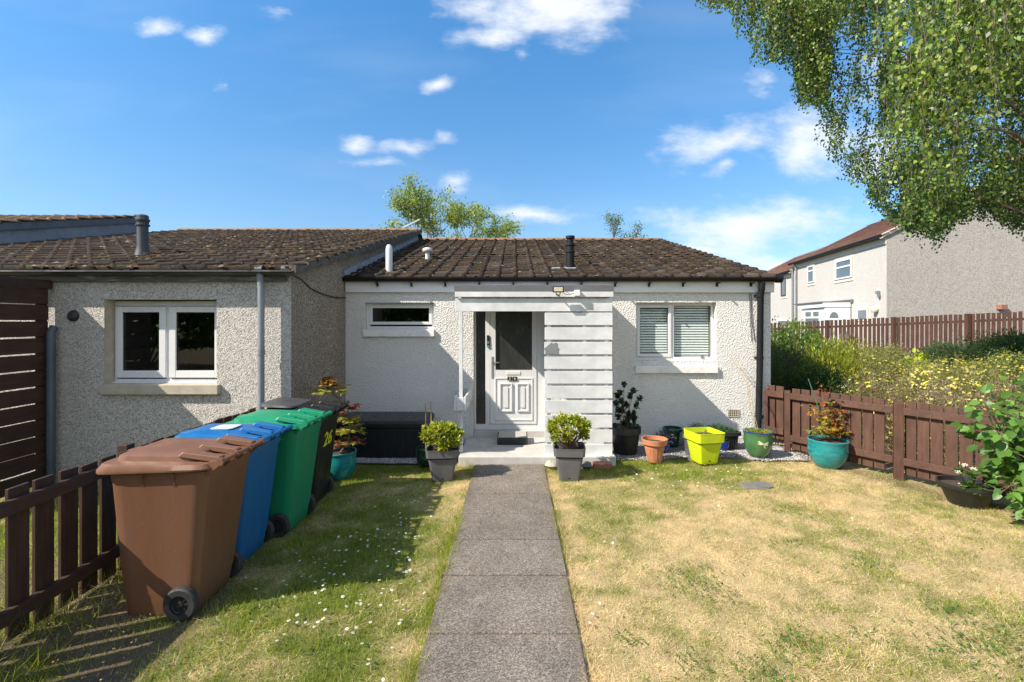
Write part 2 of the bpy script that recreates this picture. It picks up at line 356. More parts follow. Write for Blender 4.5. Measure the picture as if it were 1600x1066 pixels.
M['render_band'] = plain('blue_grey_upstand', (.26,.27,.29), .85, .2, 3, .003, 70, dirt=(.14,.14,.13), dsc=2, damt=.5)
M['mortar'] = plain('mortar', (.30,.27,.23), .95, .3, 20, .006, 80)
M['brown_wood'] = wood('stained_fence', (.092,.046,.032), 2, .6, .35, wear=(.27,.20,.16), bd=.002)
M['brown_rail'] = wood('stained_rail', (.095,.048,.034), 0, .6, .3, wear=(.25,.18,.14), bd=.002)
M['dark_wood'] = wood('dark_stained_fence', (.058,.032,.022), 2, .55, .35, wear=(.10,.075,.06), bd=.003)
M['dark_rail'] = wood('dark_stained_rail', (.056,.031,.022), 1, .55, .35, wear=(.12,.09,.07), bd=.003)
M['far_wood'] = wood('red_brown_pickets', (.085,.040,.027), 2, .7, .35, bd=.001)
M['concrete'] = plain('porch_concrete', (.47,.455,.43), .85, .12, 5, .002, 60, dirt=(.25,.24,.20), dsc=9, damt=.45)
M['step_grey'] = plain('grey_step_top', (.38,.37,.34), .8, .08, 9, .001, 200)
M['rubber'] = plain('black_rubber', (.02,.02,.022), .6, .2, 8)
M['tyre'] = plain('tyre_rubber', (.025,.025,.026), .7, .3, 18, .001, 60, dirt=(.12,.10,.08), dsc=10, damt=.6)
M['steel'] = plain('steel', (.55,.55,.56), .3, .1, 5, metal=1)
M['grey_plastic'] = plain('grey_planter_plastic', (.105,.105,.115), .5, .12, 6, dirt=(.17,.16,.15), dsc=7, damt=.4)
M['band_dark'] = plain('planter_groove', (.035,.035,.04), .5)
M['black_plastic'] = plain('black_pot_plastic', (.020,.021,.023), .42, .2, 6, dirt=(.05,.05,.05), dsc=6, damt=.5)
M['box_plastic'] = plain('storage_box_resin', (.010,.012,.017), .38, .15, 6)
M['lime'] = plain('lime_plastic', (.50,.60,.012), .42, .06, 4, dirt=(.30,.34,.03), dsc=6, damt=.3)
M['terracotta'] = plain('terracotta', (.46,.18,.09), .75, .14, 7, .0015, 80, dirt=(.55,.36,.26), dsc=9, damt=.5)
M['teal'] = plain('teal_glaze', (.012,.20,.215), .16, .28, 9, coat=.5, dirt=(.03,.30,.30), dsc=14, damt=.6, stretch=(1,1,3))
M['green_glaze'] = plain('green_glaze', (.055,.15,.055), .16, .25, 8, coat=.5, dirt=(.10,.20,.12), dsc=10, damt=.5)
M['dkgreen_glaze'] = plain('dark_green_glaze', (.008,.045,.03), .2, .3, 6, coat=.5)
M['blue_glaze'] = plain('blue_glaze', (.01,.03,.22), .18, .25, 6, coat=.5)
M['cream'] = plain('cream_emblem', (.62,.58,.42), .6, .08, 20)
M['soil'] = plain('potting_soil', (.055,.038,.026), .95, .4, 30, .012, 90, dirt=(.16,.11,.07), dsc=25, damt=.7)
M['stem'] = plain('woody_stem', (.17,.12,.08), .8, .3, 20, .002, 70)
M['cane'] = plain('green_cane', (.06,.16,.10), .5, .2, 20)
M['bamboo'] = plain('bamboo_cane', (.33,.25,.13), .6, .2, 20)
M['bark'] = plain('tree_bark', (.16,.13,.10), .9, .3, 9, .01, 25)
M['birch_bark'] = plain('birch_bark', (.42,.38,.34), .8, .25, 6, .01, 20, dirt=(.05,.045,.04), dsc=5, damt=.9)
M['leaf'] = leafmat('leaves', .42); M['leaf_glossy'] = leafmat('glossy_leaves', .36, .42, .45)
M['grassm'] = leafmat('grass_blades', .38, .6, .25)
M['tile'] = attrmat('concrete_roof_tile', .9, .006, 60, .25, speck=(24, .54, .64, (.10,.052,.024)))
M['tile_red'] = attrmat('red_roof_tile', .85, .004, 40, .25)
M['moss'] = attrmat('roof_moss', 1.0, .004, 90, .1)
M['gravelm'] = attrmat('gravel_chips', .85, .001, 200, .3)
M['dark_in'] = plain('dark_interior', (.055,.060,.062), .8, .2, 2)
M['room_light'] = plain('pale_room_wall', (.30,.31,.30), .9, .2, 2)
M['curtain'] = plain('interior_wall', (.10,.10,.10), .9, .3, 2)
M['glass'] = glass('window_glass'); M['glass_obs'] = plain('obscured_glass', (.035,.036,.038), .22, .35, 7, .002, 55, spec=.5, stretch=(1,1,.25))
M['blind'] = plain('blind_slats', (.86,.88,.88), .4, .04, 3)
M['brass'] = plain('gold_numeral', (.62,.50,.22), .35, .05, 5)
M['black_paint'] = plain('black_plate', (.012,.012,.012), .35)
M['plaque'] = plain('grey_plaque', (.20,.21,.22), .5, .06, 8)
M['yellow'] = plain('yellow_vinyl', (.62,.66,.015), .4, .05, 5)
M['paper'] = plain('pale_sticker', (.50,.53,.56), .4, .1, 12, dirt=(.35,.38,.42), dsc=9, damt=.6)
M['lens'] = plain('lamp_lens', (.55,.50,.36), .25, .1, 30)
M['cable'] = plain('black_cable', (.02,.02,.02), .5)
M['maroon'] = plain('maroon_frame', (.10,.02,.02), .4)
M['cream_globe'] = plain('cream_globe', (.72,.64,.46), .3, .04, 4)
M['brick_red'] = plain('red_brick', (.30,.13,.09), .9, .2, 20, .003, 90)
M['pebble_stone'] = plain('river_stone', (.42,.38,.31), .8, .25, 14, .002, 60)
M['iron'] = plain('weathered_iron', (.15,.145,.145), .75, .25, 14, .003, 70, dirt=(.07,.06,.05), dsc=12, damt=.6)
M['manhole_frame'] = plain('concrete_collar', (.17,.155,.14), .9, .2, 12, .003, 90)

# ground + path materials
def ground_mat():
    m, nt, b = base_mat('lawn_soil'); at = nt.nodes.new('ShaderNodeAttribute'); at.attribute_name = 'Col'; vec = coords(nt)
    n1 = noise(nt, vec, 60, 6, .75); n2 = noise(nt, vec, 7, 5, .6)
    col = mixc(nt, 1.0, at.outputs['Color'], ramp(nt, n1, [(.25, .35), (.5, .95), (.8, 1.55)]), 'MULTIPLY')
    col = mixc(nt, .5, col, ramp(nt, n2, [(.3, .65), (.7, 1.3)]), 'MULTIPLY')
    nt.links.new(col, b.inputs['Base Color']); b.inputs['Roughness'].default_value = 1; b.inputs['Specular IOR Level'].default_value = .1
    bump(nt, b, n1, .02); return m
M['ground'] = ground_mat()
def path_mat():
    m, nt, b = base_mat('paving_slabs'); vec = coords(nt)
    v2 = nt.nodes.new('ShaderNodeTexVoronoi'); v2.inputs['Scale'].default_value = 150; nt.links.new(vec, v2.inputs['Vector'])
    sc = nt.nodes.new('ShaderNodeSeparateColor'); nt.links.new(v2.outputs['Color'], sc.inputs[0])
    col = ramp(nt, sc.outputs[0], [(0, (.075,.063,.053)), (.5, (.178,.152,.130)), (1, (.37,.325,.28))])
    col = mixc(nt, ramp(nt, noise(nt, vec, 75, 3, .6), [(.3, 0.0), (.75, .45)]), col, (.10,.09,.082))
    col = mixc(nt, .9, col, ramp(nt, noise(nt, vec, 2.3, 6, .65), [(.3, .72), (.7, 1.28)]), 'MULTIPLY')
    at = nt.nodes.new('ShaderNodeAttribute'); at.attribute_name = 'Col'; col = mixc(nt, 1.0, col, at.outputs['Color'], 'MULTIPLY')
    sx_ = nt.nodes.new('ShaderNodeSeparateXYZ'); nt.links.new(vec, sx_.inputs[0]); ed = ramp(nt, math_n(nt, 'ABSOLUTE', sx_.outputs[0]), [(.36, 0.0), (.46, .75)])
    col = mixc(nt, math_n(nt, 'MULTIPLY', ed, ramp(nt, noise(nt, vec, 6, 6, .7), [(.4, 0.0), (.6, 1.0)])), col, (.13,.10,.06))
    nt.links.new(col, b.inputs['Base Color']); b.inputs['Roughness'].default_value = .85; b.inputs['Specular IOR Level'].default_value = .3
    bump(nt, b, math_n(nt, 'ADD', v2.outputs['Distance'], noise(nt, vec, 160, 3)), .003); return m
M['path'] = path_mat()

# ---------------------------------------------------------------- ground
def dryness(x, y):
    n = fbm(x*1.1+5, y*1.1+9, 4); n2 = fbm(x*5.3+50, y*5.3+3, 4)
    right = sm(.1, .6, x)
    d = .36+.62*(n-.5)*2+.62*(n2-.5)*2+.35*(fbm(x*17+5, y*17+8, 2)-.5)*2
    d = d+right*(.27+.12*sm(6.0, 4.0, y)+.10*sm(1.5, 4, x))
    edge = np.exp(-((np.abs(x+.07)-.52)/.16)**2)*.30
    d = d+edge-.22*sm(6.4, 5.6, np.abs(y-6.0)+5.6)*0
    d = d-.28*right*sm(5.4, 6.3, y)*sm(3.2, 2.2, x)
    d = d-.22*(1-right)*sm(-.75, -1.3, x)
    return np.clip(d, 0, 1)
def bare(x, y):
    b = sm(.55, .75, fbm(x*1.7+80, y*1.7+33, 3))*sm(3.0, 4.2, x)*sm(4.6, 3.2, y)*.8
    b = np.maximum(b, sm(-1.75, -2.15, x)*sm(4.2, 3.2, y)*sm(.3, .6, fbm(x*2.3, y*2.3, 3)+.15)*.95)
    b = np.maximum(b, .7*np.exp(-((( (x-3.77)*.864+(y-7.25)*.504)+.12)/.16)**2)*sm(3.3, 4, x)*sm(7.4, 6.5, y))
    return b
xs = np.concatenate([[-400,-150,-60,-30,-18,-12,-9,-7.5,-6.5], np.arange(-6, 7, .1), np.arange(7, 26, .5), [30,45,80,160,400]])
ys = np.concatenate([[-200,-60,-20,-8,-3,-1,0,.6], np.arange(1, 8, .1), np.arange(8, 26, .5), [30,40,60,120,260,600]])
X, Y = np.meshgrid(xs, ys, indexing='ij'); Z = ground_h(X, Y)
dr = dryness(X, Y); br = bare(X, Y)
g1 = np.array([.13,.165,.035]); s1 = np.array([.56,.43,.22]); so1 = np.array([.17,.125,.085])
bank = sm(.1, .8, (X-3.77)*.864+(Y-7.25)*.504)*sm(3.9, 4.4, X)
dr = np.where((Y < 1) | (X < -6.2), .05, dr); g1 = np.where(((Y < 1) | (X < -6.2))[..., None], g1*.6, g1); c = g1*(1-dr[..., None])+s1*dr[..., None]; c = c*(1-br[..., None])+so1*br[..., None]
c = c*(1-bank[..., None])+np.array([.07,.055,.035])*bank[..., None]
i = np.arange(len(xs)*len(ys)).reshape(len(xs), len(ys))
F = np.stack([i[:-1,:-1].ravel(), i[1:,:-1].ravel(), i[1:,1:].ravel(), i[:-1,1:].ravel()], 1)
go = fast('ground', np.stack([X, Y, Z], -1), F, M['ground'], c.reshape(-1, 3), smooth=True, org=Vector((0,0,0)))
tag(go, None, kind='structure')

# path slabs
pb = MB(); yj = [6.37, 5.91, 5.27, 4.73, 4.16, 3.575, 2.91, 2.31, 1.7, 1.1, .5]
pr = random.Random(3)
for a, b_ in zip(yj[:-1], yj[1:]):
    g_ = .008; dz = pr.uniform(-.003, .003); n0 = len(pb.v)
    pb.box(-.525, .388, b_+g_, a-g_, -.05, .028+dz)
po = obj('path', pb, M['path'], bevel=.006)
ca_ = po.data.color_attributes.new('Col', 'FLOAT_COLOR', 'POINT')
for i_ in range(len(po.data.vertices)): q_ = random.Random(i_//8+5).uniform(.92, 1.08); ca_.data[i_].color = (q_*1.02, q_, q_*.97, 1); tag(po, None, kind='structure')
jb = MB().box(-.515, .378, .5, 6.37, -.05, .016); jo = obj('path_joint_bed', jb, plain('joint_soil', (.13,.085,.05), .95, .4, 30, .004, 60)); tag(jo, None, kind='structure')

# ---------------------------------------------------------------- grass
def on_obstacle(x, y):
    return ((x > -.50+.03*(fbm(y*6, y*0+1, 3)-.5)*4) & (x < .365+.03*(fbm(y*6+9, y*0+3, 3)-.5)*4) & (y < 6.4)) | ((x > -.78) & (x < 1.36) & (y > 6.34)) \
        | ((y > 6.62+.06*np.sin(x*5)) & (x > 1.2)) | ((y > 6.30) & (x < -.78) & (x > -2.5)) | (y > 7.4)
def blades(N, xr, yr, hmin, hmax, wmin, wmax, cond=None, seed=1, dens=None):
    r = np.random.default_rng(seed); x = r.uniform(*xr, N); y = yr[0]+(yr[1]-yr[0])*r.random(N)**1.25
    k = ~on_obstacle(x, y); d = dryness(x, y); b = bare(x, y); k &= r.random(N) > b*.93
    d2 = (x-3.77)*.864+(y-7.25)*.504; k &= d2 < .02
    if cond is not None: k &= cond(x, y)
    x, y, d = x[k], y[k], d[k]; n = len(x); z = ground_h(x, y)
    green = r.random(n) > d
    long_ = sm(.5, .75, fbm(x*2.2+70, y*2.2+12, 3))
    h = r.uniform(hmin, hmax, n)*(1+.7*long_)*np.where(green, 1.1, .85); w = r.uniform(wmin, wmax, n)
    a = r.uniform(0, 2*np.pi, n); lean = r.normal(0, .55, (n, 2))*h[:, None]; lean = np.where(green[:, None], lean, lean*2.2)
    dx, dy = np.cos(a)*w/2, np.sin(a)*w/2
    V = np.zeros((n, 3, 3)); V[:,0] = np.stack([x-dx, y-dy, z-.003], 1); V[:,1] = np.stack([x+dx, y+dy, z-.003], 1)
    V[:,2] = np.stack([x+lean[:,0], y+lean[:,1], z+h*np.where(green, 1, .7)], 1)
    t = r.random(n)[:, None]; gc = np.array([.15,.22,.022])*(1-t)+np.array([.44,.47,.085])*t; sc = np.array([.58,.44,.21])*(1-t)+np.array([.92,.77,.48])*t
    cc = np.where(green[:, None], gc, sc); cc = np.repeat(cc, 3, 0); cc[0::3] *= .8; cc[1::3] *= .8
    return V.reshape(-1, 3), cc
Va, ca = blades(400000, (-3.4, 6.0), (1.9, 7.4), .012, .034, .0028, .0055, seed=1)
Vb, cb = blades(26000, (-8, -3.0), (1.9, 5.6), .03, .09, .005, .008, seed=2)
Vc, cc_ = blades(9000, (-3.3, -2.6), (1.6, 4.0), .04, .14, .004, .007, seed=3)
# tufts along fences and path edges
Vd, cd = blades(60000, (-.66, .52), (1.9, 6.35), .02, .06, .003, .005, seed=4, cond=lambda x, y: (np.abs(np.abs(x+.07)-.47) < .05))
Vg = np.concatenate([Va, Vb, Vc, Vd]); cg = np.concatenate([ca, cb, cc_, cd])
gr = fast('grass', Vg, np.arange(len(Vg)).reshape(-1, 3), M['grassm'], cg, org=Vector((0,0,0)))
tag(gr, 'short lawn grass, green by the bins and parched straw yellow on the right', 'grass', kind='stuff')

def weeds():
    r = np.random.default_rng(44); P0 = []; D = []; cl_ = []
    for (px, py, n, s_) in [(1075,905,150,.14),(1120,930,70,.10),(1250,1010,110,.12),(1500,1015,170,.16),(1550,1000,120,.12),(1470,950,50,.08),(1590,990,60,.1),(1350,1000,40,.08),(935,745,40,.07),(1350,885,60,.1),(1230,850,40,.07),(1080,1040,60,.08),(1440,840,50,.12),(1225,800,40,.1),(300,1030,80,.14),(390,960,60,.1),(540,1010,60,.14),(980,1000,40,.06),(1185,1050,70,.1)]:
        c0 = P(px, py, 1434.5/(py-503))
        for _ in range(n): P0.append((c0.x+r.normal(0, s_), c0.y+r.normal(0, s_*.8), .012)); D.append((r.normal(0, 1), r.normal(0, 1), .35))
    P0 = np.array(P0); k = (P0[:,0] < -.58) | (P0[:,0] > .44); P0 = P0[k]; D = np.array(D)[k]; n = len(P0); P0[:,2] += ground_h(P0[:,0], P0[:,1])
    V, F, cc = leaves(P0, D, unit(r, n)*.4+[0,0,1], r.uniform(.018, .045, n), r.uniform(.006, .014, n), pick([(.07,.15,.03), (.10,.20,.04), (.14,.24,.04)], n, r, .2)); o = fast('weeds', V, F, M['leaf'], cc, org=Vector((0,0,0)))
    tag(o, 'dark green weed and clover tufts scattered through the parched lawn', 'weeds', kind='stuff')
# daisies, clumped
def daisies():
    r = np.random.default_rng(5); pts = []
    for (px, py, n, sx, sy) in [(545,880,22,.22,.16), (600,840,30,.22,.2), (500,925,12,.18,.1), (610,905,14,.15,.1), (520,975,16,.2,.08), (590,960,14,.15,.08), (445,1000,6,.12,.06), (590,1030,6,.1,.06),
                                (640,800,16,.22,.2), (640,840,12,.12,.14), (1085,750,26,.35,.18), (1010,745,10,.3,.15), (1150,740,10,.25,.1), (930,870,5,.15,.15), (905,960,5,.15,.1), (1320,812,4,.1,.1), (1030,790,4,.4,.2), (480,930,8,.3,.08)]:
        c0 = P(px, py, 1434.5/(py-503))
        for _ in range(n): pts.append((c0.x+r.normal(0, sx), c0.y+r.normal(0, sy*1.4)))
    V = []; F = []; col = []
    for (x, y) in pts:
        if -.56 < x < .42 or x < -2.6: continue
        z = float(ground_h(x, y))+r.uniform(.03, .05); rr = r.uniform(.009, .0135); b0 = len(V)
        tx, ty = r.normal(0, .25, 2)
        for k in range(8):
            t = k*math.pi/4; q = rr*(1 if k % 2 == 0 else .93); V.append((x+q*math.cos(t), y+q*math.sin(t), z+q*(tx*math.cos(t)+ty*math.sin(t)))); col.append((.78,.78,.76))
        F += [[b0, b0+1, b0+2, b0+3], [b0, b0+3, b0+4, b0+7], [b0+7, b0+4, b0+5, b0+6]]
        b0 = len(V); q = rr*.36
        for k in range(4): t = k*math.pi/2; V.append((x+q*math.cos(t), y+q*math.sin(t), z+.003)); col.append((.65,.45,.03))
        F.append([b0, b0+1, b0+2, b0+3])
    o = fast('daisies', V, F, M['leaf'], np.array(col), org=Vector((0,0,0))); tag(o, 'tiny white daisies scattered through the lawn', 'flowers', kind='stuff')
daisies()

# gravel
def stones(name, rects, n, smin, smax, seed, cols, label, parent=None, kind='stuff', zf=None, mat='gravelm', z0=0.0):
    r = np.random.default_rng(seed); pts = []
    while len(pts) < n:
        q = rects[r.integers(len(rects))]; x = r.uniform(q[0], q[1]); y = r.uniform(q[2], q[3])
        if len(q) > 4 and not q[4](x, y): continue
        pts.append((x, y))
    p = np.array(pts); n = len(p); s = r.uniform(smin, smax, (n, 1, 1))*r.uniform(.6, 1.3, (n, 1, 3)); s[..., 2] *= .7
    ico = np.array([[0,0,1],[1,0,0],[0,1,0],[-1,0,0],[0,-1,0],[0,0,-1]], float); fi = np.array([[0,1,2],[0,2,3],[0,3,4],[0,4,1],[5,2,1],[5,3,2],[5,4,3],[5,1,4]])
    a = r.uniform(0, 2*np.pi, n); b = ico[None]*s*(1+r.normal(0, .25, (n, 6, 1)))
    x = b[..., 0]*np.cos(a)[:, None]-b[..., 1]*np.sin(a)[:, None]; y = b[..., 0]*np.sin(a)[:, None]+b[..., 1]*np.cos(a)[:, None]
    z = (zf(p[:,0], p[:,1]) if zf else ground_h(p[:,0], p[:,1]))+z0+r.uniform(0, .012, n)
    V = np.stack([x+p[:,0:1], y+p[:,1:2], b[..., 2]+z[:, None]], -1).reshape(-1, 3)
    F = (fi[None]+np.arange(n)[:, None, None]*6).reshape(-1, 3)
    cs = np.array(cols)[r.integers(len(cols), size=n)]*r.uniform(.7, 1.25, (n, 1)); return fast(name, V, F, M[mat], np.repeat(cs, 6, 0), parent=parent, org=None if parent is not None else Vector((0,0,0)))
gbed = MB(); gbed.box(-2.6, -.79, 6.46, 7.46, -.03, .024); gbed.box(1.33, 3.98, 6.72, 7.46, -.03, .024)
o = obj('gravel_bed', gbed, plain('gravel_base', (.17,.165,.16), .95, .3, 40, .01, 90)); tag(o, None, kind='structure')
gcols = [(.42,.42,.43), (.30,.30,.32), (.55,.54,.53), (.24,.23,.24), (.42,.35,.29)]
edge = lambda x, y: y > 6.60+.07*math.sin(x*3.1)+.04*math.sin(x*9)
o = stones('gravel', [(1.33, 4.1, 6.5, 7.46, edge), (3.2, 3.95, 6.55, 7.4), (-2.55, -.8, 6.40, 6.62)], 22000, .006, .013, 8, gcols, '', z0=.022)
tag(o, 'grey gravel chippings along the foot of the white bungalow wall', 'gravel', kind='stuff')
o = stones('leaf_litter', [(3.5, 4.3, 6.5, 7.3), (-2.9, -2.1, 2.2, 4.0), (3.5, 4.3, 6.5, 7.3)], 900, .004, .010, 9, [(.35,.18,.09), (.26,.14,.08), (.45,.30,.16)], '', z0=.02, mat='moss')
tag(o, 'dry brown leaf litter by the fence foot', 'leaf litter', kind='stuff')

# ---------------------------------------------------------------- building helpers
def wall_front(mb, x0, x1, z0, z1, y, holes, depth):
    xs_ = sorted({x0, x1, *[h[0] for h in holes], *[h[1] for h in holes]}); zs_ = sorted({z0, z1, *[h[2] for h in holes], *[h[3] for h in holes]})
    for a, b in zip(xs_[:-1], xs_[1:]):
        for c_, d in zip(zs_[:-1], zs_[1:]):
            mx_, mz = (a+b)/2, (c_+d)/2
            if any(h[0] < mx_ < h[1] and h[2] < mz < h[3] for h in holes): continue
            mb.add([(a,y,c_),(b,y,c_),(b,y,d),(a,y,d)], [(0,1,2,3)])
def reveals(mb, h, y, depth):
    a, b, c_, d = h; Yb = y+depth
    mb.add([(a,y,c_),(a,y,d),(a,Yb,d),(a,Yb,c_)], [(0,1,2,3)]); mb.add([(b,y,d),(b,y,c_),(b,Yb,c_),(b,Yb,d)], [(0,1,2,3)])
    mb.add([(a,y,d),(b,y,d),(b,Yb,d),(a,Yb,d)], [(0,1,2,3)]); mb.add([(b,y,c_),(a,y,c_),(a,Yb,c_),(b,Yb,c_)], [(0,1,2,3)])
def frame_rect(mb, x0, x1, z0, z1, y0, y1, w):
    wl, wr, wb, wtp = w if isinstance(w, tuple) else (w,)*4
    mb.box(x0, x0+wl, y0, y1, z0, z1); mb.box(x1-wr, x1, y0, y1, z0, z1)
    mb.box(x0+wl, x1-wr, y0+.001, y1, z0, z0+wb); mb.box(x0+wl, x1-wr, y0+.001, y1, z1-wtp, z1)
def roof_tiles(name, x0, x1, ye, ze, yr, zr, cols, mat, parent, tw=.262, gauge=.305, seed=1, roll=.032, nose=.038, skip=None):
    r = np.random.default_rng(seed); nx = max(1, round((x1-x0)/tw)); tw = (x1-x0)/nx; L = math.hypot(yr-ye, zr-ze); ny = max(1, round(L/gauge)); gg = L/ny
    dy, dz = (yr-ye)/L, (zr-ze)/L; ny_, nz_ = -dz, dy
    prof = [(0, .0), (.35, .002), (.70, 0), (.75, roll*.7), (.81, roll), (.88, roll), (.95, roll*.7), (1, 0)]
    V = []; F = []; CC = []
    for j in range(ny):
        for i_ in range(nx):
            jit = r.normal(0, .0028)+(r.random() < .03)*r.uniform(.005, .014); jit2 = r.normal(0, .0028); cbase = np.array(cols[r.integers(len(cols))])*r.uniform(.75, 1.25)
            s0 = j*gg-r.uniform(.0, .012)-.02; s1 = (j+1)*gg+.02; xo = x0+i_*tw
            ring = []
            for (s_, lift) in ((s0, -.012+jit), (s0, nose+jit), (s1, .002+jit2)):
                b0 = len(V)
                for (uu, hh) in prof:
                    n_ = lift+(hh if lift > -.01 else hh*.2); V.append((xo+uu*tw, ye+dy*s_+ny_*n_, ze+dz*s_+nz_*n_)); CC.append(cbase)
                ring.append(b0)
            for k in range(len(prof)-1):
                for a_, b_ in ((ring[0], ring[1]), (ring[1], ring[2])): F.append([a_+k, a_+k+1, b_+k+1, b_+k])
    return fast(name, V, F, M[mat], np.array(CC), parent=parent)
def moss_on(name, x0, x1, ye, ze, yr, zr, n, parent, seed, bias=1.0):
    r = np.random.default_rng(seed); L = math.hypot(yr-ye, zr-ze); dy, dz = (yr-ye)/L, (zr-ze)/L
    g_ = .34; ny = round(L/g_); g_ = L/ny
    x = r.uniform(x0, x1, n); j = r.integers(0, ny, n); s = j*g_+r.normal(.01, .02, n); keep = fbm(x*1.2+3, s*1.2+8, 3) > .42*bias; x, s = x[keep], s[keep]; n = len(x)
    sc = r.uniform(.008, .026, (n, 1, 1))*np.array([1.6, 1.2, .8])*r.uniform(.7, 1.3, (n, 1, 3))
    ico = np.array([[0,0,1],[1,0,0],[.3,.95,.1],[-.8,.6,0],[-.8,-.6,0],[.3,-.95,.1]], float); fi = np.array([[0,1,2],[0,2,3],[0,3,4],[0,4,5],[0,5,1]])
    b = ico[None]*sc*(1+r.normal(0, .2, (n, 6, 1))); yb = ye+dy*s-dz*.028; zb = ze+dz*s+dy*.028
    V = np.stack([b[...,0]+x[:,None], b[...,1]+yb[:,None], b[...,2]+zb[:,None]], -1).reshape(-1, 3); F = (fi[None]+np.arange(n)[:,None,None]*6).reshape(-1, 3)
    cs = np.array([(.09,.055,.025), (.06,.045,.022), (.13,.07,.03), (.20,.17,.12), (.07,.065,.025)])[r.integers(5, size=n)]
    o = fast(name, V, F, M['moss'], np.repeat(cs, 6, 0), parent=parent); o['kind'] = 'stuff'; return o
def half_pipe(mb, a, b, r, seg=10):
    a = Vector(a); b = Vector(b); d = (b-a).normalized(); s = d.cross(Vector((0,0,1))); base = len(mb.v); pts = []
    for rr, rng in ((r, range(seg+1)), (r*.88, range(seg, -1, -1))):
        for k in rng: t = math.pi+math.pi*k/seg; pts.append((math.cos(t)*rr, math.sin(t)*rr))
    for p in (a, b):
        for (q, z) in pts: mb.v.append(tuple(p+s*q+Vector((0,0,z))))
    n = len(pts)
    for k in range(n): mb.f.append((base+k, base+(k+1) % n, base+n+(k+1) % n, base+n+k))
    mb.f.append(tuple(base+k for k in range(n))); mb.f.append(tuple(base+n+k for k in reversed(range(n))))
def ridge(mb, x0, x1, y, z, r=.11, L=.45, rnd=random.Random(5)):
    n = max(1, round((x1-x0)/L)); L = (x1-x0)/n
    for i_ in range(n):
        j = rnd.uniform(-.006, .006); q = len(mb.v); seg = 8
        for xx, rr in ((x0+i_*L, r+.008), (x0+(i_+1)*L+.01, r)):
            for k in range(seg+1): t = math.pi*k/seg; mb.v.append((xx, y+math.cos(t)*rr*1.2, z+j+math.sin(t)*rr*.75))
        for k in range(seg): mb.f.append((q+k, q+k+1, q+seg+2+k, q+seg+1+k))
        mb.f.append(tuple(range(q, q+seg+1)))
TILES = [(.029,.023,.019), (.039,.030,.024), (.024,.020,.018), (.055,.045,.037), (.036,.026,.019)]

# ---------------------------------------------------------------- the bungalow
W0 = 7.47
bung = thing('bungalow', 'white rendered bungalow with brown tiled roof, slatted porch and number 26 on its door', 'house', (.67, W0, 0))
H = {'narrow': (-2.317, -1.248, 1.785, 2.197), 'door': (-.635, .475, .12, 2.2), 'blind': (1.88, 3.12, 1.30, 2.20)}
wb = MB(); holes = list(H.values()); wall_front(wb, -2.612, 3.96, -.1, 2.56, W0, holes, .1)
for h in holes: reveals(wb, h, W0, .14)
wb.add([(3.96,W0,-.1),(3.96,19.3,-.1),(3.96,19.3,2.56),(3.96,13.4,4.13),(3.96,W0,2.56)], [(0,1,2,3,4)])
wb.add([(-2.612,19.3,-.1),(3.96,19.3,-.1),(3.96,19.3,2.56),(-2.612,19.3,2.56)], [(3,2,1,0)])
wall = obj('wall', wb, M['main_wall'], bung)
rp = (-2.60, 4.02, 7.40, 2.575, 13.4, 4.17)
roof = roof_tiles('roof', rp[0], rp[1], rp[2], rp[3], rp[4], rp[5], TILES, 'tile', bung, seed=4)
u_ = MB(); u_.add([(-2.6,7.36,2.52),(4.0,7.36,2.52),(4.0,13.4,4.12),(-2.6,13.4,4.12),(-2.6,19.5,2.5),(4.0,19.5,2.5)], [(0,1,2,3),(3,2,5,4)])
obj('roof_underlay', u_, M['old_fascia'], roof)
rb = MB(); ridge(rb, -2.6, 4.0, 13.4, 4.14); obj('ridge_tiles', rb, plain('ridge_tile', (.22,.13,.075), .9, .35, 12, .006, 50), roof, smooth=True)
moss_on('moss', rp[0]+.05, rp[1]-.05, *rp[2:], 3000, roof, 3)
vg = MB(); 
for k in range(18):
    t0, t1 = k/18, (k+1)/18; y0_, y1_ = 7.33+t0*6.07, 7.33+t1*6.07; z0_, z1_ = 2.545+t0*1.625, 2.545+t1*1.625
    vg.add([(3.99,y0_,z0_-.03),(4.05,y0_,z0_-.03),(4.05,y1_,z1_-.05),(3.99,y1_,z1_-.05),(3.99,y0_,z0_+.05),(4.05,y0_,z0_+.05),(4.05,y1_,z1_+.02),(3.99,y1_,z1_+.02)],
           [(0,3,2,1),(4,5,6,7),(0,1,5,4),(1,2,6,5),(2,3,7,6),(3,0,4,7)])
obj('verge', vg, M['mortar'], roof)
fb = MB(); fb.box(-2.60, -.93, W0-.05, W0-.002, 2.355, 2.53); fb.box(-.93, 1.53, W0-.052, W0-.002, 2.355, 2.53); fb.box(1.53, 3.99, W0-.05, W0-.002, 2.352, 2.53)
obj('fascia', fb, M['fascia'], bung, bevel=.003)
gb = MB(); half_pipe(gb, (-2.62, 7.365, 2.575), (4.06, 7.365, 2.575), .064)
for x in np.arange(-2.1, 4, .52): gb.box(x-.012, x+.012, 7.30, 7.425, 2.482, 2.50); gb.box(x-.012, x+.012, 7.38, 7.425, 2.44, 2.485)
gb.tube([(3.98,7.365,2.562),(4.065,7.365,2.562)], .068, 14)
obj('gutter', gb, M['gutter_black'], bung, smooth=True)
dp = MB(); dp.tube([(3.77,7.36,2.50),(3.77,7.37,2.40),(3.765,7.395,2.32),(3.755,7.40,1.2),(3.73,7.40,.24),(3.71,7.37,.10)], .046, 14)
for z in (2.3, 1.35, .45): dp.tube([(3.757,7.40,z-.02),(3.757,7.40,z+.02)], .053, 14); dp.box(3.70, 3.81, 7.42, W0, z-.012, z+.012)
obj('downpipe', dp, M['pipe_black'], bung, smooth=True)
ac = MB()
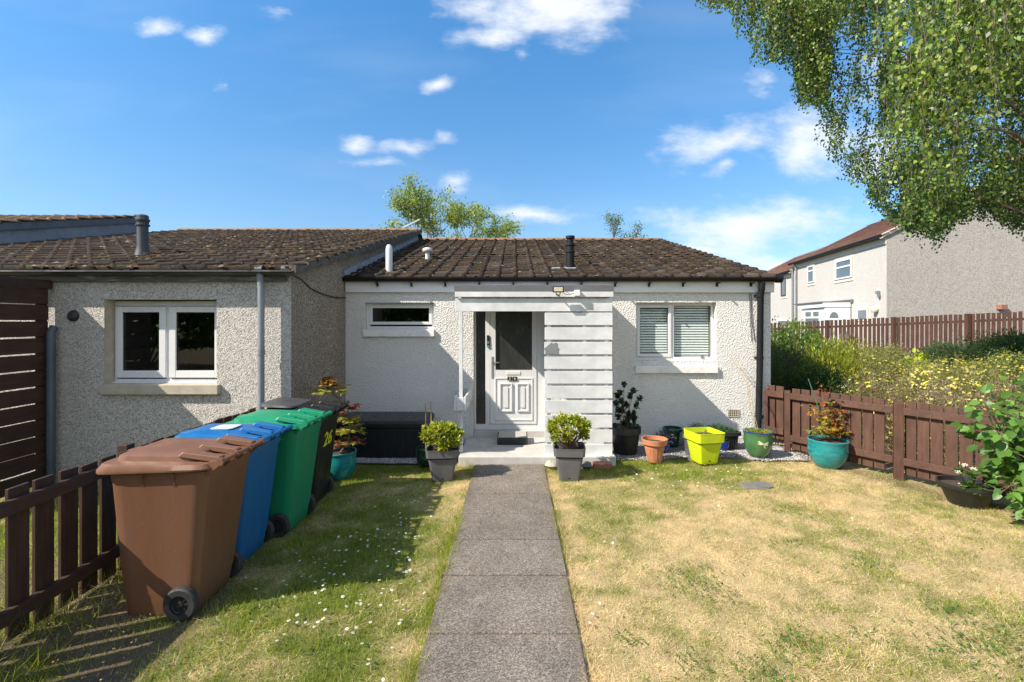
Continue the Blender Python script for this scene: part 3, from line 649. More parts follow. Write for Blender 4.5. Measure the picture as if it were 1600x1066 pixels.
for x in (3.63, 3.655): ac.tube([(x, W0-.006, 2.34), (x+.005, W0-.012, 2.0), (x+.03+(.02 if x > 3.64 else 0), W0-.01, 1.6)], .004, 6)
obj('wall_cable', ac, M['cable'], bung)
vb = MB(); x0, x1, z0, z1 = P(1137, 640, W0).x, P(1155, 640, W0).x, .43, .545
frame_rect(vb, x0, x1, z0, z1, W0-.012, W0-.001, .012)
for k in range(1, 6): x = x0+(x1-x0)*k/6; vb.box(x-.005, x+.005, W0-.009, W0-.001, z0+.012, z1-.012)
for k in range(1, 3): z = z0+(z1-z0)*k/3; vb.box(x0+.012, x1-.012, W0-.008, W0-.001, z-.005, z+.005)
v_o = obj('air_brick', vb, M['stone'], bung); obj('air_brick_void', MB().box(x0, x1, W0-.003, W0+.01, z0, z1), M['black_paint'], v_o)

def window(parent, h, y, sashes, sill_mat, sill_z, sill_h, sx, back=True, blind=False, frame_mat='upvc', d=.10, inner=True, vent=None, fw=.045):
    """h: opening x0,x1,z0,z1 ; sashes: list of (x0,x1,z0,z1, sashwidth)"""
    x0, x1, z0, z1 = h; yf = y+d; fm = MB(); frame_rect(fm, x0+.002, x1-.002, z0, z1-.002, yf, yf+.06, fw)
    for a, b in zip(sashes[:-1], sashes[1:]): fm.box(a[1], b[0], yf+.003, yf+.06, z0+fw, z1-fw)
    f = obj('window', fm, M[frame_mat], parent, bevel=.004)
    for (a, b, c_, e, w) in sashes:
        if w: sb = MB(); frame_rect(sb, a, b, c_, e, yf-.018, yf+.03, w); obj('sash', sb, M[frame_mat], f, bevel=.005); w2 = w
        else: w2 = 0
        gs = MB(); frame_rect(gs, a+w2, b-w2, c_+w2, e-w2, yf+.004, yf+.02, .006); obj('seal', gs, M['seal'], f)
        obj('pane', MB().add([(a+w2,yf+.012,c_+w2),(b-w2,yf+.012,c_+w2),(b-w2,yf+.012,e-w2),(a+w2,yf+.012,e-w2)], [(0,1,2,3)]), M['glass'], f)
    if vent: vb_ = MB().box(vent[0], vent[1], yf-.006, yf, z1-.03, z1-.018); obj('trickle_vent', vb_, M['upvc'], f)
    s = MB().box(sx[0], sx[1], y-.05, y+d+.01, sill_z, sill_z+sill_h); obj('sill', s, M[sill_mat], f, bevel=.006)
    room = MB(); X0, X1, Z0, Z1, Yb, Ye = x0-.3, x1+.3, z0-.6, z1+.12, yf+.075, yf+1.6
    room.add([(X0,Yb,Z0),(X1,Yb,Z0),(X1,Ye,Z0),(X0,Ye,Z0),(X0,Yb,Z1),(X1,Yb,Z1),(X1,Ye,Z1),(X0,Ye,Z1)], [(0,1,2,3),(4,7,6,5),(1,5,6,2),(2,6,7,3),(3,7,4,0)])
    obj('room_interior', room, M['room_light'] if blind else M['dark_in'], f)
    if blind:
        bl = MB()
        for (a, b, c_, e, w) in sashes:
            z = c_+.0
            while z < e-.0:
                ww = .032; bl.add([(a+.005,yf+.062,z-.015),(b-.005,yf+.062,z-.015),(b-.005,yf+.062+ww*.22,z+.012),(a+.005,yf+.062+ww*.22,z+.012)], [(0,1,2,3)]); z += .041
            for xx in (a+.12, b-.12): bl.box(xx-.001, xx+.001, yf+.075, yf+.077, c_, e)
        obj('venetian_blind', bl, M['blind'], f)
    return f
# narrow window: sill block under it
f = window(bung, (-2.317,-1.248,1.785,2.197), W0, [(-2.268,-1.292,1.855,2.160,.045)], 'sill', 1.672, .111, (-2.335,-1.235), vent=(-1.95,-1.6))
# right window with venetian blind
f = window(bung, (1.88,3.12,1.30,2.20), W0, [(1.915,2.45,1.355,2.165,.045), (2.50,3.07,1.355,2.165,0)], 'sill', 1.11, .11, (1.862,3.13), blind=True, vent=(2.05,2.35))
lb = MB().box(1.90, 3.09, W0+.06, W0+.12, 1.222, 1.30); 
wall2 = obj('window_board', MB().box(1.88, 3.10, W0+.04, W0+.10, 1.222, 1.298), M['upvc'], f, bevel=.006)
sp = MB().lathe([(.0, 0), (.028, 0), (.03, .004), (.0, .004)], (0,0,0), 16); sp.xform(Matrix.Translation(P(1097.5, 558, W0+.09))@Matrix.Rotation(rad(90), 4, 'X')); obj('fan_vent', sp, M['plaque'], f)

# door set
DY = W0+.08
df = MB(); frame_rect(df, -.632, .472, .215, 2.195, DY, DY+.07, (.03,.125,.085,.06)); df.box(-.455, -.385, DY+.001, DY+.07, .30, 2.135)
dfo = obj('door_frame', df, M['upvc'], bung, bevel=.004)
obj('sidelight_glass', MB().add([(-.602,DY+.03,.30),(-.455,DY+.03,.30),(-.455,DY+.03,2.135),(-.602,DY+.03,2.135)], [(0,1,2,3)]), M['glass_obs'], dfo)
obj('threshold', MB().box(-.632, .472, W0-.01, DY+.08, .118, .214), M['concrete'], dfo, bevel=.004)
obj('hall_interior', MB().add([(-.7,DY+.08,.1),(.5,DY+.08,.1),(.5,DY+1.6,.1),(-.7,DY+1.6,.1),(-.7,DY+.08,2.25),(.5,DY+.08,2.25),(.5,DY+1.6,2.25),(-.7,DY+1.6,2.25)], [(0,1,2,3),(4,7,6,5),(1,5,6,2),(2,6,7,3),(3,7,4,0)]), M['dark_in'], dfo)
dl = MB(); lx0, lx1, lz0, lz1 = -.38, .345, .305, 2.13
gx0, gx1, gz0, gz1 = -.295, .27, 1.155, 2.06
dl.box(lx0, gx0, DY-.012, DY+.035, lz0, lz1); dl.box(gx1, lx1, DY-.012, DY+.035, lz0, lz1); dl.box(gx0, gx1, DY-.011, DY+.035, gz1, lz1)
dl.box(gx0, gx1, DY-.011, DY+.035, lz0, gz0)
door = obj('front_door', dl, M['upvc'], bung, bevel=.004)
dp_ = MB(); frame_rect(dp_, -.31, .285, .36, 1.03, DY-.022, DY-.010, .022)
for a, b in ((-.235,-.035), (.035,.225)):
    frame_rect(dp_, a, b, .50, .945, DY-.034, DY-.010, .022); frame_rect(dp_, a+.022, b-.022, .522, .923, DY-.022, DY-.010, .02)
    dp_.box(a+.062, b-.062, DY-.03, DY-.010, .56, .885)
obj('moulded_panels', dp_, M['upvc'], door, bevel=.005)
obj('door_glass', MB().add([(gx0,DY+.012,gz0),(gx1,DY+.012,gz0),(gx1,DY+.012,gz1),(gx0,DY+.012,gz1)], [(0,1,2,3)]), M['glass_obs'], door)
gs = MB(); frame_rect(gs, gx0, gx1, gz0, gz1, DY-.016, DY-.004, .008); obj('glazing_bead', gs, M['seal'], door)
hd = MB(); hd.box(-.362, -.332, DY-.022, DY-.012, 1.02, 1.36); obj('handle_plate', hd, M['plaque'], door, bevel=.004)
hb = MB(); hb.tube([(-.347,DY-.02,1.27),(-.347,DY-.06,1.27)], .011, 10); hb.tube([(-.355,DY-.06,1.27),(-.235,DY-.06,1.268)], [.011,.008], 10); obj('handle', hb, M['steel'], door, smooth=True)
lp = MB().box(-.13, .09, DY-.02, DY-.010, 1.075, 1.125); obj('letter_plate', lp, M['upvc'], door, bevel=.004)
for ch, cx in (('2', -.075), ('6', .005)):
    pl = obj('number_plate', MB().box(cx-.036, cx+.036, DY-.027, DY-.0225, .985, 1.045), M['black_paint'], door)
    obj('numeral', text_mb(ch, .062, Matrix.Translation((cx, DY-.029, 1.015)) @ FACE_Y), M['brass'], door)
bell = MB().box(-.432, -.392, DY-.03, DY-.001, 1.50, 1.69); bo = obj('video_doorbell', bell, M['black_paint'], dfo, bevel=.006)
obj('doorbell_face', MB().box(-.427, -.397, DY-.034, DY-.030, 1.56, 1.60), M['plaque'], dfo)
obj('doorbell_label', MB().box(-.43, -.394, DY-.034, DY-.030, 1.505, 1.53), plain('teal_label', (.1,.4,.5), .4), dfo)

# porch slab, canopy, screen, rail
ps = MB().box(-.74, 1.34, 6.375, W0-.002, -.05, .12); obj('porch_slab', ps, M['concrete'], bung, bevel=.012)
FY = 6.50
cp = MB(); cp.box(-.80, 1.318, FY-.035, W0-.055, 2.315, 2.345); can = obj('porch_canopy', cp, M['felt'], bung)
obj('felt_edge', MB().box(-.802, 1.322, FY-.062, FY-.036, 2.305, 2.392), M['felt'], can, bevel=.003)
obj('canopy_board', MB().box(-.795, 1.318, FY-.06, FY-.036, 2.232, 2.303), M['white_paint'], can, bevel=.003)
for x in (-.74, -.06, .47, 1.26): obj('canopy_joist', MB().box(x-.02, x+.02, FY+.03, W0-.055, 2.215, 2.313), M['white_post'], can)
obj('canopy_board', MB().box(-.795, 1.312, FY-.02, FY, 2.04, 2.212), M['white_paint'], can, bevel=.003)
ws = thing  # noqa
sc_ = MB(); sc_.box(.44, .49, FY+.002, FY+.05, .12, 2.22); screen = obj('porch_screen', sc_, M['white_post'], bung)
for x in (.94, 1.235): obj('screen_post', MB().box(x-.025, x+.025, FY+.002, FY+.05, .12, 2.22), M['white_post'], screen)
rr_ = random.Random(2)
for k in range(10):
    zt = 2.022-k*.1965; j = rr_.uniform(-.002, .002)
    obj('slat', MB().box(.403+j, 1.312+j*2, FY-.018+j, FY, zt-.166, zt), M['white_paint'], screen, bevel=.003)
pq = MB(); hx, hz = .495, 1.545
pq.prism([(-.083,-.075),(.083,-.075),(.083,0),(.105,-.01),(.068,.03),(.068,.075),(.035,.075),(.035,.055),(0,.078),(-.105,-.01),(-.083,0)], 0, .008)
pq.xform(Matrix.Translation((hx, FY-.03, hz))); obj('house_plaque', pq, M['plaque'], bung)
pp = MB().box(-.752, -.705, 6.56, 6.61, .125, 2.04); post = obj('porch_post', pp, M['white_post'], bung, bevel=.003)
obj('post_foot', MB().tube([(-.728,6.585,.118),(-.728,6.585,.18)], .012, 8), M['pipe_black'], post)
for x, ya in ((-.80, 6.50), (-.67, 6.50)): obj('rail_board', MB().box(x-.014, x+.014, ya, W0-.004, .70, .885), M['white_paint'], post, bevel=.003)
obj('rail_board', MB().box(-.784, -.686, 6.50, 6.52, .705, .88), M['white_paint'], post, bevel=.003)
# floodlight + junction box + wires
fl = thing  # noqa
q = P(872, 453, 6.36); fbm_ = MB().box(q.x-.072, q.x+.072, 6.33, 6.365, q.z-.035, q.z+.045)
flo = obj('floodlight', fbm_, M['black_paint'], bung, bevel=.004)
obj('lamp_lens', MB().box(q.x-.058, q.x+.058, 6.326, 6.3315, q.z-.022, q.z+.034), M['lens'], flo)
brk = MB(); brk.tube([(q.x-.03,6.35,q.z-.03),(q.x-.02,6.36,q.z-.07),(q.x+.02,6.36,q.z-.07),(q.x+.03,6.35,q.z-.03)], .006, 6); brk.tube([(q.x,6.36,q.z-.07),(q.x,6.44,q.z-.06)], .01, 8); obj('bracket', brk, M['black_paint'], flo)
j = P(902, 458, 6.40); obj('junction_box', MB().box(j.x-.038, j.x+.038, 6.385, 6.44, j.z-.04, j.z+.04), M['upvc'], flo, bevel=.006)
wr = MB(); wr.tube([(q.x+.06,6.36,q.z-.02),(q.x+.09,6.36,q.z-.055),(q.x+.14,6.37,q.z-.065),(q.x+.19,6.38,q.z-.05),(j.x-.03,6.40,j.z)], .004, 6); wr.tube([(q.x+.05,6.36,q.z-.03),(q.x+.10,6.34,q.z-.02),(q.x+.15,6.36,q.z-.05)], .003, 6)
obj('lamp_cable', wr, M['cable'], flo)
# roof penetrations
def zroof(y): return 2.545+(y-7.33)*(4.17-2.545)/(13.4-7.33)+.03
def on_roof(px, py, ys_, rf=zroof):   # walk along the ray until it meets the roof
    for y in np.arange(ys_, 13.3, .01):
        p = P(px, py, y)
        if p.z <= rf(y): return p
    return p
a = on_roof(891, 418, 7.4); s_ = a.y/755
fl1 = MB(); fl1.lathe([(6.5*s_,-.1),(6.5*s_,22*s_),(7.5*s_,23*s_),(7.5*s_,26*s_),(6*s_,27*s_),(6*s_,33*s_),(7.5*s_,34*s_),(7.5*s_,37*s_),(5*s_,38*s_),(5*s_,44*s_),(7*s_,45*s_),(7*s_,49*s_),(0,49*s_)], a, 20)
obj('flue', fl1, M['gutter_black'], roof, smooth=True)
ls = MB().box(a.x-.32, a.x+.16, a.y-.12, a.y+.1, a.z-.05, a.z+.008); ls.xform(Matrix.Translation(a)@Matrix.Rotation(rad(15), 4, 'X')@Matrix.Translation(-a)); obj('lead_slate', ls, M['lead'], roof)
a = on_roof(608, 424, 7.4); s_ = a.y/755
obj('vent_pipe', MB().lathe([(5.2*s_,-.1),(5.2*s_,34*s_),(4.6*s_,38*s_),(3*s_,41*s_),(0,42*s_)], a, 18), plain('white_pipe', (.66,.66,.66), .5, .08, 6, dirt=(.4,.4,.38), dsc=6, damt=.5), roof, smooth=True)
a = on_roof(668, 405, 7.4); s_ = a.y/755
obj('mushroom_vent', MB().lathe([(3.6*s_,-.1),(3.4*s_,11*s_),(7*s_,11.5*s_),(8*s_,14*s_),(7*s_,16.5*s_),(3*s_,18*s_),(0,18*s_)], a, 18), plain('vent_cowl', (.6,.6,.6), .5, .08, 6), roof, smooth=True)

# front step
st = thing('door_step', 'low portable step with grey top and black rubber edge before the front door', 'step', (-.03, 7.1, .12))
obj('step_top', MB().box(-.235, .175, 6.99, 7.36, .225, .235), M['step_grey'], st); obj('step_body', MB().box(-.25, .19, 6.98, 7.37, .121, .224), M['rubber'], st, bevel=.006)
# bricks and stones by the screen
o = obj('brick', MB().box(1.02, 1.26, 6.22, 6.34, .0, .075), M['brick_red'], None, bevel=.006); tag(o, 'dark red brick lying in front of the slatted screen base', 'brick')
for (px, py, r_, lb_) in ((862, 729, .085, 'pale rounded stone at the end of the path beside the right-hand grey planter'), (916, 728, .075, 'dark rounded stone between the right grey planter and the brick')):
    c0 = P(px, py+4, 6.26); mb = MB(); mb.lathe([(.001,-r_*.6),(r_*.7,-r_*.4),(r_,0),(r_*.8,r_*.4),(r_*.4,r_*.6),(.001,r_*.66)], (c0.x, c0.y, .045), 14, sq=2.6)
    for k in range(len(mb.v)): mb.v[k] = tuple(np.array(mb.v[k])+np.array([random.uniform(-.006,.006) for _ in range(3)]))
    o = obj('stone', mb, M['pebble_stone'] if px < 900 else M['iron'], None, smooth=True); tag(o, lb_, 'stone')

# ---------------------------------------------------------------- neighbour
N0 = 5.65
nb = thing('terraced_house', 'grey pebble-dashed neighbouring house with a white two-pane window behind the bins', 'house', (-5.5, N0, 0))
hN = (P(163,0,N0).x, P(338.5,0,N0).x, 1.9-(601-503)/133.6, 1.9-(468-503)/133.6)
nbm = MB(); wall_front(nbm, -14, -2.612, -.1, 2.5, N0, [hN], .15); obj('front_wall', nbm, M['neigh_wall'], nb)
rv = MB(); reveals(rv, hN, N0+.001, .16); 
for (a, b, c_, d) in [(hN[0]-.0, hN[0]+.02, hN[2], hN[3])]: pass
obj('window_surround', rv, M['stone'], nb)
sw = MB(); yR, zR = 12.9, 4.33
def zn(y): return 2.50+(y-5.52)*(zR-2.50)/(yR-5.52)
sw.add([(-2.612,N0,-.1),(-2.612,yR,-.1),(-2.612,yR,zn(yR)-.06),(-2.612,N0,zn(N0)-.06)], [(0,1,2,3)])
sw.add([(-2.612,yR,-.1),(-2.612,18,-.1),(-2.612,18,2.9),(-2.612,yR,zn(yR)-.06)], [(0,1,2,3)])
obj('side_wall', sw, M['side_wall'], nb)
nroof = roof_tiles('roof', -8.98, -2.50, 5.58, 2.52, yR, zR, TILES, 'tile', nb, seed=9, roll=.022)
uu = MB(); uu.add([(-9,5.45,2.47),(-2.52,5.45,2.47),(-2.52,yR,zR-.04),(-9,yR,zR-.04),(-9,18.5,2.8),(-2.52,18.5,2.8)], [(0,1,2,3),(3,2,5,4)]); obj('roof_underlay', uu, M['old_fascia'], nroof)
moss_on('moss', -8.9, -2.55, 5.52, 2.50, yR, zR, 4200, nroof, 6)
rb = MB(); ridge(rb, -8.9, -2.5, yR, zR-.02); obj('ridge_tiles', rb, plain('ridge_tile', (.22,.14,.085), .9, .35, 12, .006, 50), nroof, smooth=True)
ve = MB(); nC = 22
for k in range(nC):
    t0, t1 = k/nC, (k+1)/nC; y0_, y1_ = 5.50+t0*(yR-5.50), 5.50+t1*(yR-5.50)
    ve.add([(x_, y_, z_) for (y_, zb, zt) in ((y0_, zn(y0_)-.06, zn(y0_)+.045), (y1_+.01, zn(y1_)-.07, zn(y1_)+.01)) for (x_, z_) in ((-2.62, zb), (-2.488, zb), (-2.488, zt), (-2.62, zt))],
           [(0,1,2,3),(7,6,5,4),(0,4,5,1),(1,5,6,2),(2,6,7,3),(3,7,4,0)])
obj('verge', ve, plain('mossy_verge', (.10,.085,.07), .95, .5, 14, .006, 70, dirt=(.20,.18,.15), dsc=6, damt=.6), nroof)
fs = MB(); 
def zb_(y): return zroof(y)
for k in range(16):
    y0_, y1_ = 7.40+k*.375, 7.40+(k+1)*.375-.004
    if y1_ > 13.3: break
    fs.add([(-2.606,y0_,zroof(y0_)-.02),(-2.606,y1_,zroof(y1_)-.02),(-2.606,y1_,zroof(y1_)+.11),(-2.606,y0_,zroof(y0_)+.085),(-2.50,y0_,zroof(y0_)+.008),(-2.50,y1_,zroof(y1_)+.008)], [(3,2,1,0),(0,1,5,4)])
obj('flashing', fs, M['lead'], nb)
gm = MB(); half_pipe(gm, (-14, 5.545, 2.492), (-2.56, 5.545, 2.492), .056)
for x in np.arange(-8, -2.6, .9): half_pipe(gm, (x-.03,5.545,2.494), (x+.03,5.545,2.494), .062)
gm.tube([(-2.66,5.545,2.50),(-2.55,5.545,2.50)], .052, 12); gm.tube([(-2.96,5.545,2.495),(-2.88,5.545,2.495)], .056, 12)
obj('gutter', gm, M['gutter_grey'], nb, smooth=True)
obj('fascia', MB().box(-14, -2.66, N0-.055, N0-.003, 2.37, 2.485), M['old_fascia'], nb)
dpn = MB(); dpn.tube([(-2.92,5.54,2.46),(-2.915,5.54,2.36),(-2.90,5.53,2.28),(-2.90,5.53,.05)], .036, 14)
for z in (1.55, .4): dpn.tube([(-2.90,5.53,z-.03),(-2.90,5.53,z+.03)], .043, 14)
obj('downpipe', dpn, M['pipe_grey'], nb, smooth=True)
cab = MB(); cab.tube([P(447,425,5.5), P(470,436,5.9)+Vector((0.0,0,0)), Vector((-2.60,6.15,2.33)), Vector((-2.602,6.5,2.28)), Vector((-2.602,7.0,2.25)), Vector((-2.602,7.45,2.27))], .009, 6)
obj('wall_cable', cab, M['cable'], nb, smooth=True)
yF = N0+.15; Xf = lambda px: (px-804)*yF/755; Zf = lambda py: 1.9-(py-503)*yF/755
# two-sash window
fm = MB(); fx0, fx1, fz0, fz1 = Xf(178.5), hN[1]-.003, Zf(600), Zf(470.5)
frame_rect(fm, fx0, fx1, fz0, fz1, yF, yF+.06, (.035,.035,.06,.06)); xm = (Xf(259.5)+Xf(267))/2; fm.box(xm-.03, xm+.03, yF+.003, yF+.06, fz0+.06, fz1-.06)
wN = obj('window', fm, M['upvc'], nb, bevel=.004)
for a, b in ((fx0+.03, xm-.02), (xm+.02, fx1-.025)):
    s_ = MB(); w_ = .08; frame_rect(s_, a, b, fz0+.075, fz1-.065, yF-.02, yF+.02, (w_,w_,.085,.07)); obj('sash', s_, M['upvc'], wN, bevel=.006)
    gx = (a+w_, b-w_, fz0+.16, fz1-.135); g_ = MB(); frame_rect(g_, *gx, yF-.004, yF+.012, .007); obj('seal', g_, M['seal'], wN)
    obj('pane', MB().add([(gx[0],yF+.004,gx[2]),(gx[1],yF+.004,gx[2]),(gx[1],yF+.004,gx[3]),(gx[0],yF+.004,gx[3])], [(0,1,2,3)]), M['glass'], wN)
obj('trickle_vent', MB().box(xm-.18, xm+.2, yF-.012, yF, fz1-.028, fz1-.012), M['upvc'], wN)
obj('cill_trim', MB().box(fx0-.01, fx1, yF-.04, yF, fz0-.012, fz0+.03), M['upvc'], wN)
obj('sill', MB().box(hN[0]-.01, P(340,0,N0-.06).x, N0-.06, yF+.05, 1.9-(617-503)*(N0-.06)/755, 1.9-(601.5-503)*(N0-.06)/755), M['stone'], wN, bevel=.008)
room = MB(); X0, X1, Z0, Z1, Yb, Ye = fx0-.3, fx1+.3, fz0-.5, fz1+.1, yF+.075, yF+1.8
room.add([(X0,Yb,Z0),(X1,Yb,Z0),(X1,Ye,Z0),(X0,Ye,Z0),(X0,Yb,Z1),(X1,Yb,Z1),(X1,Ye,Z1),(X0,Ye,Z1)], [(0,1,2,3),(4,7,6,5),(1,5,6,2),(2,6,7,3),(3,7,4,0)])
obj('room_interior', room, M['dark_in'], wN)
c0 = P(115, 492, N0-.01); ml = MB().lathe([(.001,.03),(.05,.02),(.075,-.02),(.07,-.03),(.001,-.03)], (0,0,0), 16); ml.xform(Matrix.Translation(c0)@Matrix.Rotation(rad(70), 4, 'X')@Matrix.Rotation(rad(15), 4, 'Y')); obj('vent_cowl', ml, M['rubber'], nb, smooth=True)
# flue on neighbour roof
a = on_roof(223, 398, 5.6, lambda y: zn(y)+.03); s_ = a.y/755
fn = MB(); fn.lathe([(13*s_,-.08),(9*s_,6*s_),(7.6*s_,13*s_),(7.6*s_,44*s_),(9.5*s_,45*s_),(9.5*s_,47*s_),(8*s_,48*s_),(8.5*s_,52*s_),(9.5*s_,53*s_),(9.5*s_,55*s_),(8*s_,56*s_),(8*s_,60*s_),(6*s_,62*s_),(0,62*s_)], a, 20)
obj('flue', fn, plain('dark_grey_flue', (.05,.055,.065), .5, .2, 6), nroof, smooth=True)

# stepped house to the far left
lh = thing('terraced_house', 'stepped-up house at far left showing only its blue-grey verge wall above the roof', 'house', (-11, 8, 0))
def zl(y): return 2.50+(y-5.52)*(zR-2.50)/(yR-5.52)
lw = MB(); yE = 11.75
lw.add([(-9,5.2,zn(5.2)-.6),(-9,yE,zn(yE)-.6),(-9,yE,zn(yE)+.34),(-9,5.2,zn(5.2)+.36)], [(0,1,2,3)])
lw.add([(-9,yE,0),(-14,yE,0),(-14,yE,zn(yE)+.34),(-9,yE,zn(yE)+.34)], [(0,1,2,3)])
obj('gable_upstand', lw, M['render_band'], lh)
obj('verge_board', MB().add([(-9.0,5.1,zn(5.1)+.28),(-8.95,5.1,zn(5.1)+.28),(-8.95,yE,zn(yE)+.27),(-9.0,yE,zn(yE)+.27),(-9.0,5.1,zn(5.1)+.41),(-8.95,5.1,zn(5.1)+.41),(-8.95,yE,zn(yE)+.40),(-9.0,yE,zn(yE)+.40)], [(0,3,2,1),(4,5,6,7),(0,1,5,4),(1,2,6,5),(2,3,7,6),(3,0,4,7)]), plain('dark_verge', (.13,.135,.145), .8, .2, 4), lh)
roof_tiles('roof', -13.5, -8.93, 5.1, zn(5.1)+.40, yE, zn(yE)+.40, [(.16,.10,.06), (.20,.13,.08), (.12,.08,.055)], 'tile', lh, seed=13)

# ---------------------------------------------------------------- fences
def fence_panel(parent, A, B, zb, zt, bw, gap, th, off, mat, seed=1, jit=.008, follow=None, taper=True):
    """vertical boards between A and B (xy), one mesh"""
    A = Vector((*A, 0)); B = Vector((*B, 0)); d = (B-A); L = d.length; d.normalize(); nrm = Vector((d.y, -d.x, 0))*off; r = random.Random(seed); mb = MB(); s = 0
    while s+bw < L+.001:
        c0 = A+d*(s+bw/2)+nrm; t = s/L; top = (zt if not follow else zt[0]+(zt[1]-zt[0])*t)+r.uniform(-jit, jit); bt = zb if not follow else zb[0]+(zb[1]-zb[0])*t
        a_ = c0-d*bw/2; b_ = c0+d*bw/2; n2 = Vector((d.y, -d.x, 0))*th/2; tl = r.uniform(-.004, .004)
        mb.add([a_-n2+Vector((0,0,bt)), b_-n2+Vector((0,0,bt)), b_+n2+Vector((0,0,bt)), a_+n2+Vector((0,0,bt)), a_-n2+Vector((0,0,top)), b_-n2+Vector((0,0,top+tl)), b_+n2+Vector((0,0,top+tl)), a_+n2+Vector((0,0,top))],
               [(0,3,2,1),(4,5,6,7),(0,1,5,4),(1,2,6,5),(2,3,7,6),(3,0,4,7)])
        s += bw+gap*r.uniform(.7, 1.3)
    return obj('picket_panel', mb, mat, parent, bevel=.003)
lf = thing('picket_fence', 'dark brown picket fence at lower left beside the brown bin', 'fence', (-2.95, 3.6, 0))
fence_panel(lf, (-2.97, 1.2), (-2.97, 5.6), .03, .915, .125, .036, .022, 0, M['dark_wood'], 3, .01)
for (z, yA, yB) in ((.83, 1.2, 5.6), (.20, 1.2, 5.6)):
    mb = MB(); pts = [(-2.937, yA+(yB-yA)*k/10, z+.012*math.sin(k*1.3)) for k in range(11)]
    for a, b in zip(pts[:-1], pts[1:]): mb.beam(a, b, .038, .082)
    obj('rail', mb, M['dark_rail'], lf)
obj('post', MB().box(-3.06, -2.985, 3.72, 3.80, 0, .95), M['dark_wood'], lf, bevel=.004); obj('post', MB().box(-3.06, -2.985, 1.7, 1.78, 0, .95), M['dark_wood'], lf, bevel=.004)

sf = thing('slatted_fence', 'tall dark brown horizontal board fence at the left edge meeting the grey wall', 'fence', (-5.4, 4.2, 0))
sb = MB(); z = .05; r_ = random.Random(4)
while z < 2.2: sb.box(-5.412, -5.39, 4.45, 5.60+r_.uniform(-.02, .0), z, z+.170); sb.box(-5.50, -5.48, 4.45, 5.52, z+.185, z+.345) if z < 2 else None; z += .187
obj('board_panel', sb, M['dark_rail'], sf, bevel=.003)
sb2 = MB(); z = .14
obj('cap_rail', MB().beam((-5.4,4.45,2.33), (-5.4,5.62,2.33), .06, .10), M['dark_rail'], sf, bevel=.004)
for y in (5.52, 4.46): obj('post', MB().box(-5.478, -5.414, y, y+.08, 0, 2.33), M['dark_wood'], sf)
o = obj('drainpipe', MB().tube([(-5.335,5.56,0),(-5.335,5.56,1.78),(-5.335,5.60,1.84)], .042, 12), plain('blue_grey_pipe', (.07,.09,.115), .5, .2, 5), nb, smooth=True)

rf = thing('picket_fence', 'low red-brown picket fence with square posts along the right side of the lawn', 'fence', (4.4, 6.2, 0))
A = Vector((3.775, 7.25)); U = Vector((.504, -.864)); PT = [0, .32, 1.667, 3.25, 5.0]
for i_ in range(4):
    a = A+U*(PT[i_]+(.05 if i_ else 0)); b = A+U*(PT[i_+1]-.05)
    if i_ == 0: a = A
    Lp = (b-a).length; zt = .93 if i_ else .925
    fence_panel(rf, a, b, .07 if i_ else .17, .945 - .0*i_, .112, .016, .02, -.045, M['brown_wood'], 20+i_, .008)
    for z in (.835, .235 if i_ else .30): obj('rail', MB().beam((*a, z), (*b, z), .04, .085), M['brown_rail'], rf, bevel=.003)
for i_, s in enumerate(PT):
    p = A+U*s; w = .075 if i_ in (1,) else .095
    if i_ == 0: w = .05
    mb = MB(); z1 = .97 if i_ > 1 else .93
    mb.add([(-w/2,-w/2,0),(w/2,-w/2,0),(w/2,w/2,0),(-w/2,w/2,0),(-w/2,-w/2,z1-.02),(w/2,-w/2,z1-.02),(w/2,w/2,z1),(-w/2,w/2,z1)], [(0,3,2,1),(4,5,6,7),(0,1,5,4),(1,2,6,5),(2,3,7,6),(3,0,4,7)])
    mb.xform(Matrix.Translation((p.x, p.y, -.02))@Matrix.Rotation(rad(-30), 4, 'Z')); obj('post', mb, M['brown_wood'], rf, bevel=.006)

uf = thing('picket_fence', 'long tall red-brown picket fence on the bank in front of the two-storey houses', 'fence', (12.5, 17.3, .5))
A2 = Vector((9.9, 19.0)); B2 = Vector((17.0, 15.4)); nsec = 4
for k in range(nsec):
    a = A2+(B2-A2)*k/nsec; b = A2+(B2-A2)*(k+1)/nsec; za, zb2 = 1.85+.42*k/nsec, 1.85+.42*(k+1)/nsec
    fence_panel(uf, a, b, (za-1.55, zb2-1.55), (za, zb2), .098, .03, .02, .03, M['far_wood'], 40+k, .012, follow=True)
    for dz in (.25, 1.15): obj('rail', MB().beam((*a, za-dz), (*b, zb2-dz), .05, .08), M['far_wood'], uf)
    obj('post', MB().box(a.x-.06, a.x+.06, a.y-.12, a.y, za-1.7, za+.01), M['far_wood'], uf)

# ---------------------------------------------------------------- two-storey houses
FC = Vector((15.4, 20.0)); D1 = Vector((.192, 1)).normalized(); G1 = Vector((1, -.192)).normalized()
def fpt(px, py, off=0):     # ray meets facade plane (offset outward)
    n = Vector((-D1.y, D1.x)); r = Vector(((px-804)/755, 1)); t = ((FC+n*off).dot(n))/r.dot(n)
    return Vector((r.x*t, t, 1.9-(py-503)*t/755))
def frect(mb, px0, px1, z0, z1, o0, o1):   # box on the facade between columns, proud by o0..o1
    a = fpt(px0, 0); b = fpt(px1, 0); n = Vector((-D1.y, D1.x, 0))
    a = Vector((a.x, a.y, 0)); b = Vector((b.x, b.y, 0))
    vs = [p+n*o+Vector((0,0,z)) for z in (z0, z1) for p, o in ((a, o0), (b, o0), (b, o1), (a, o1))]
    return mb.add(vs, [(0,3,2,1),(4,5,6,7),(0,1,5,4),(1,2,6,5),(2,3,7,6),(3,0,4,7)])
def zc(px, py): return fpt(px, py).z
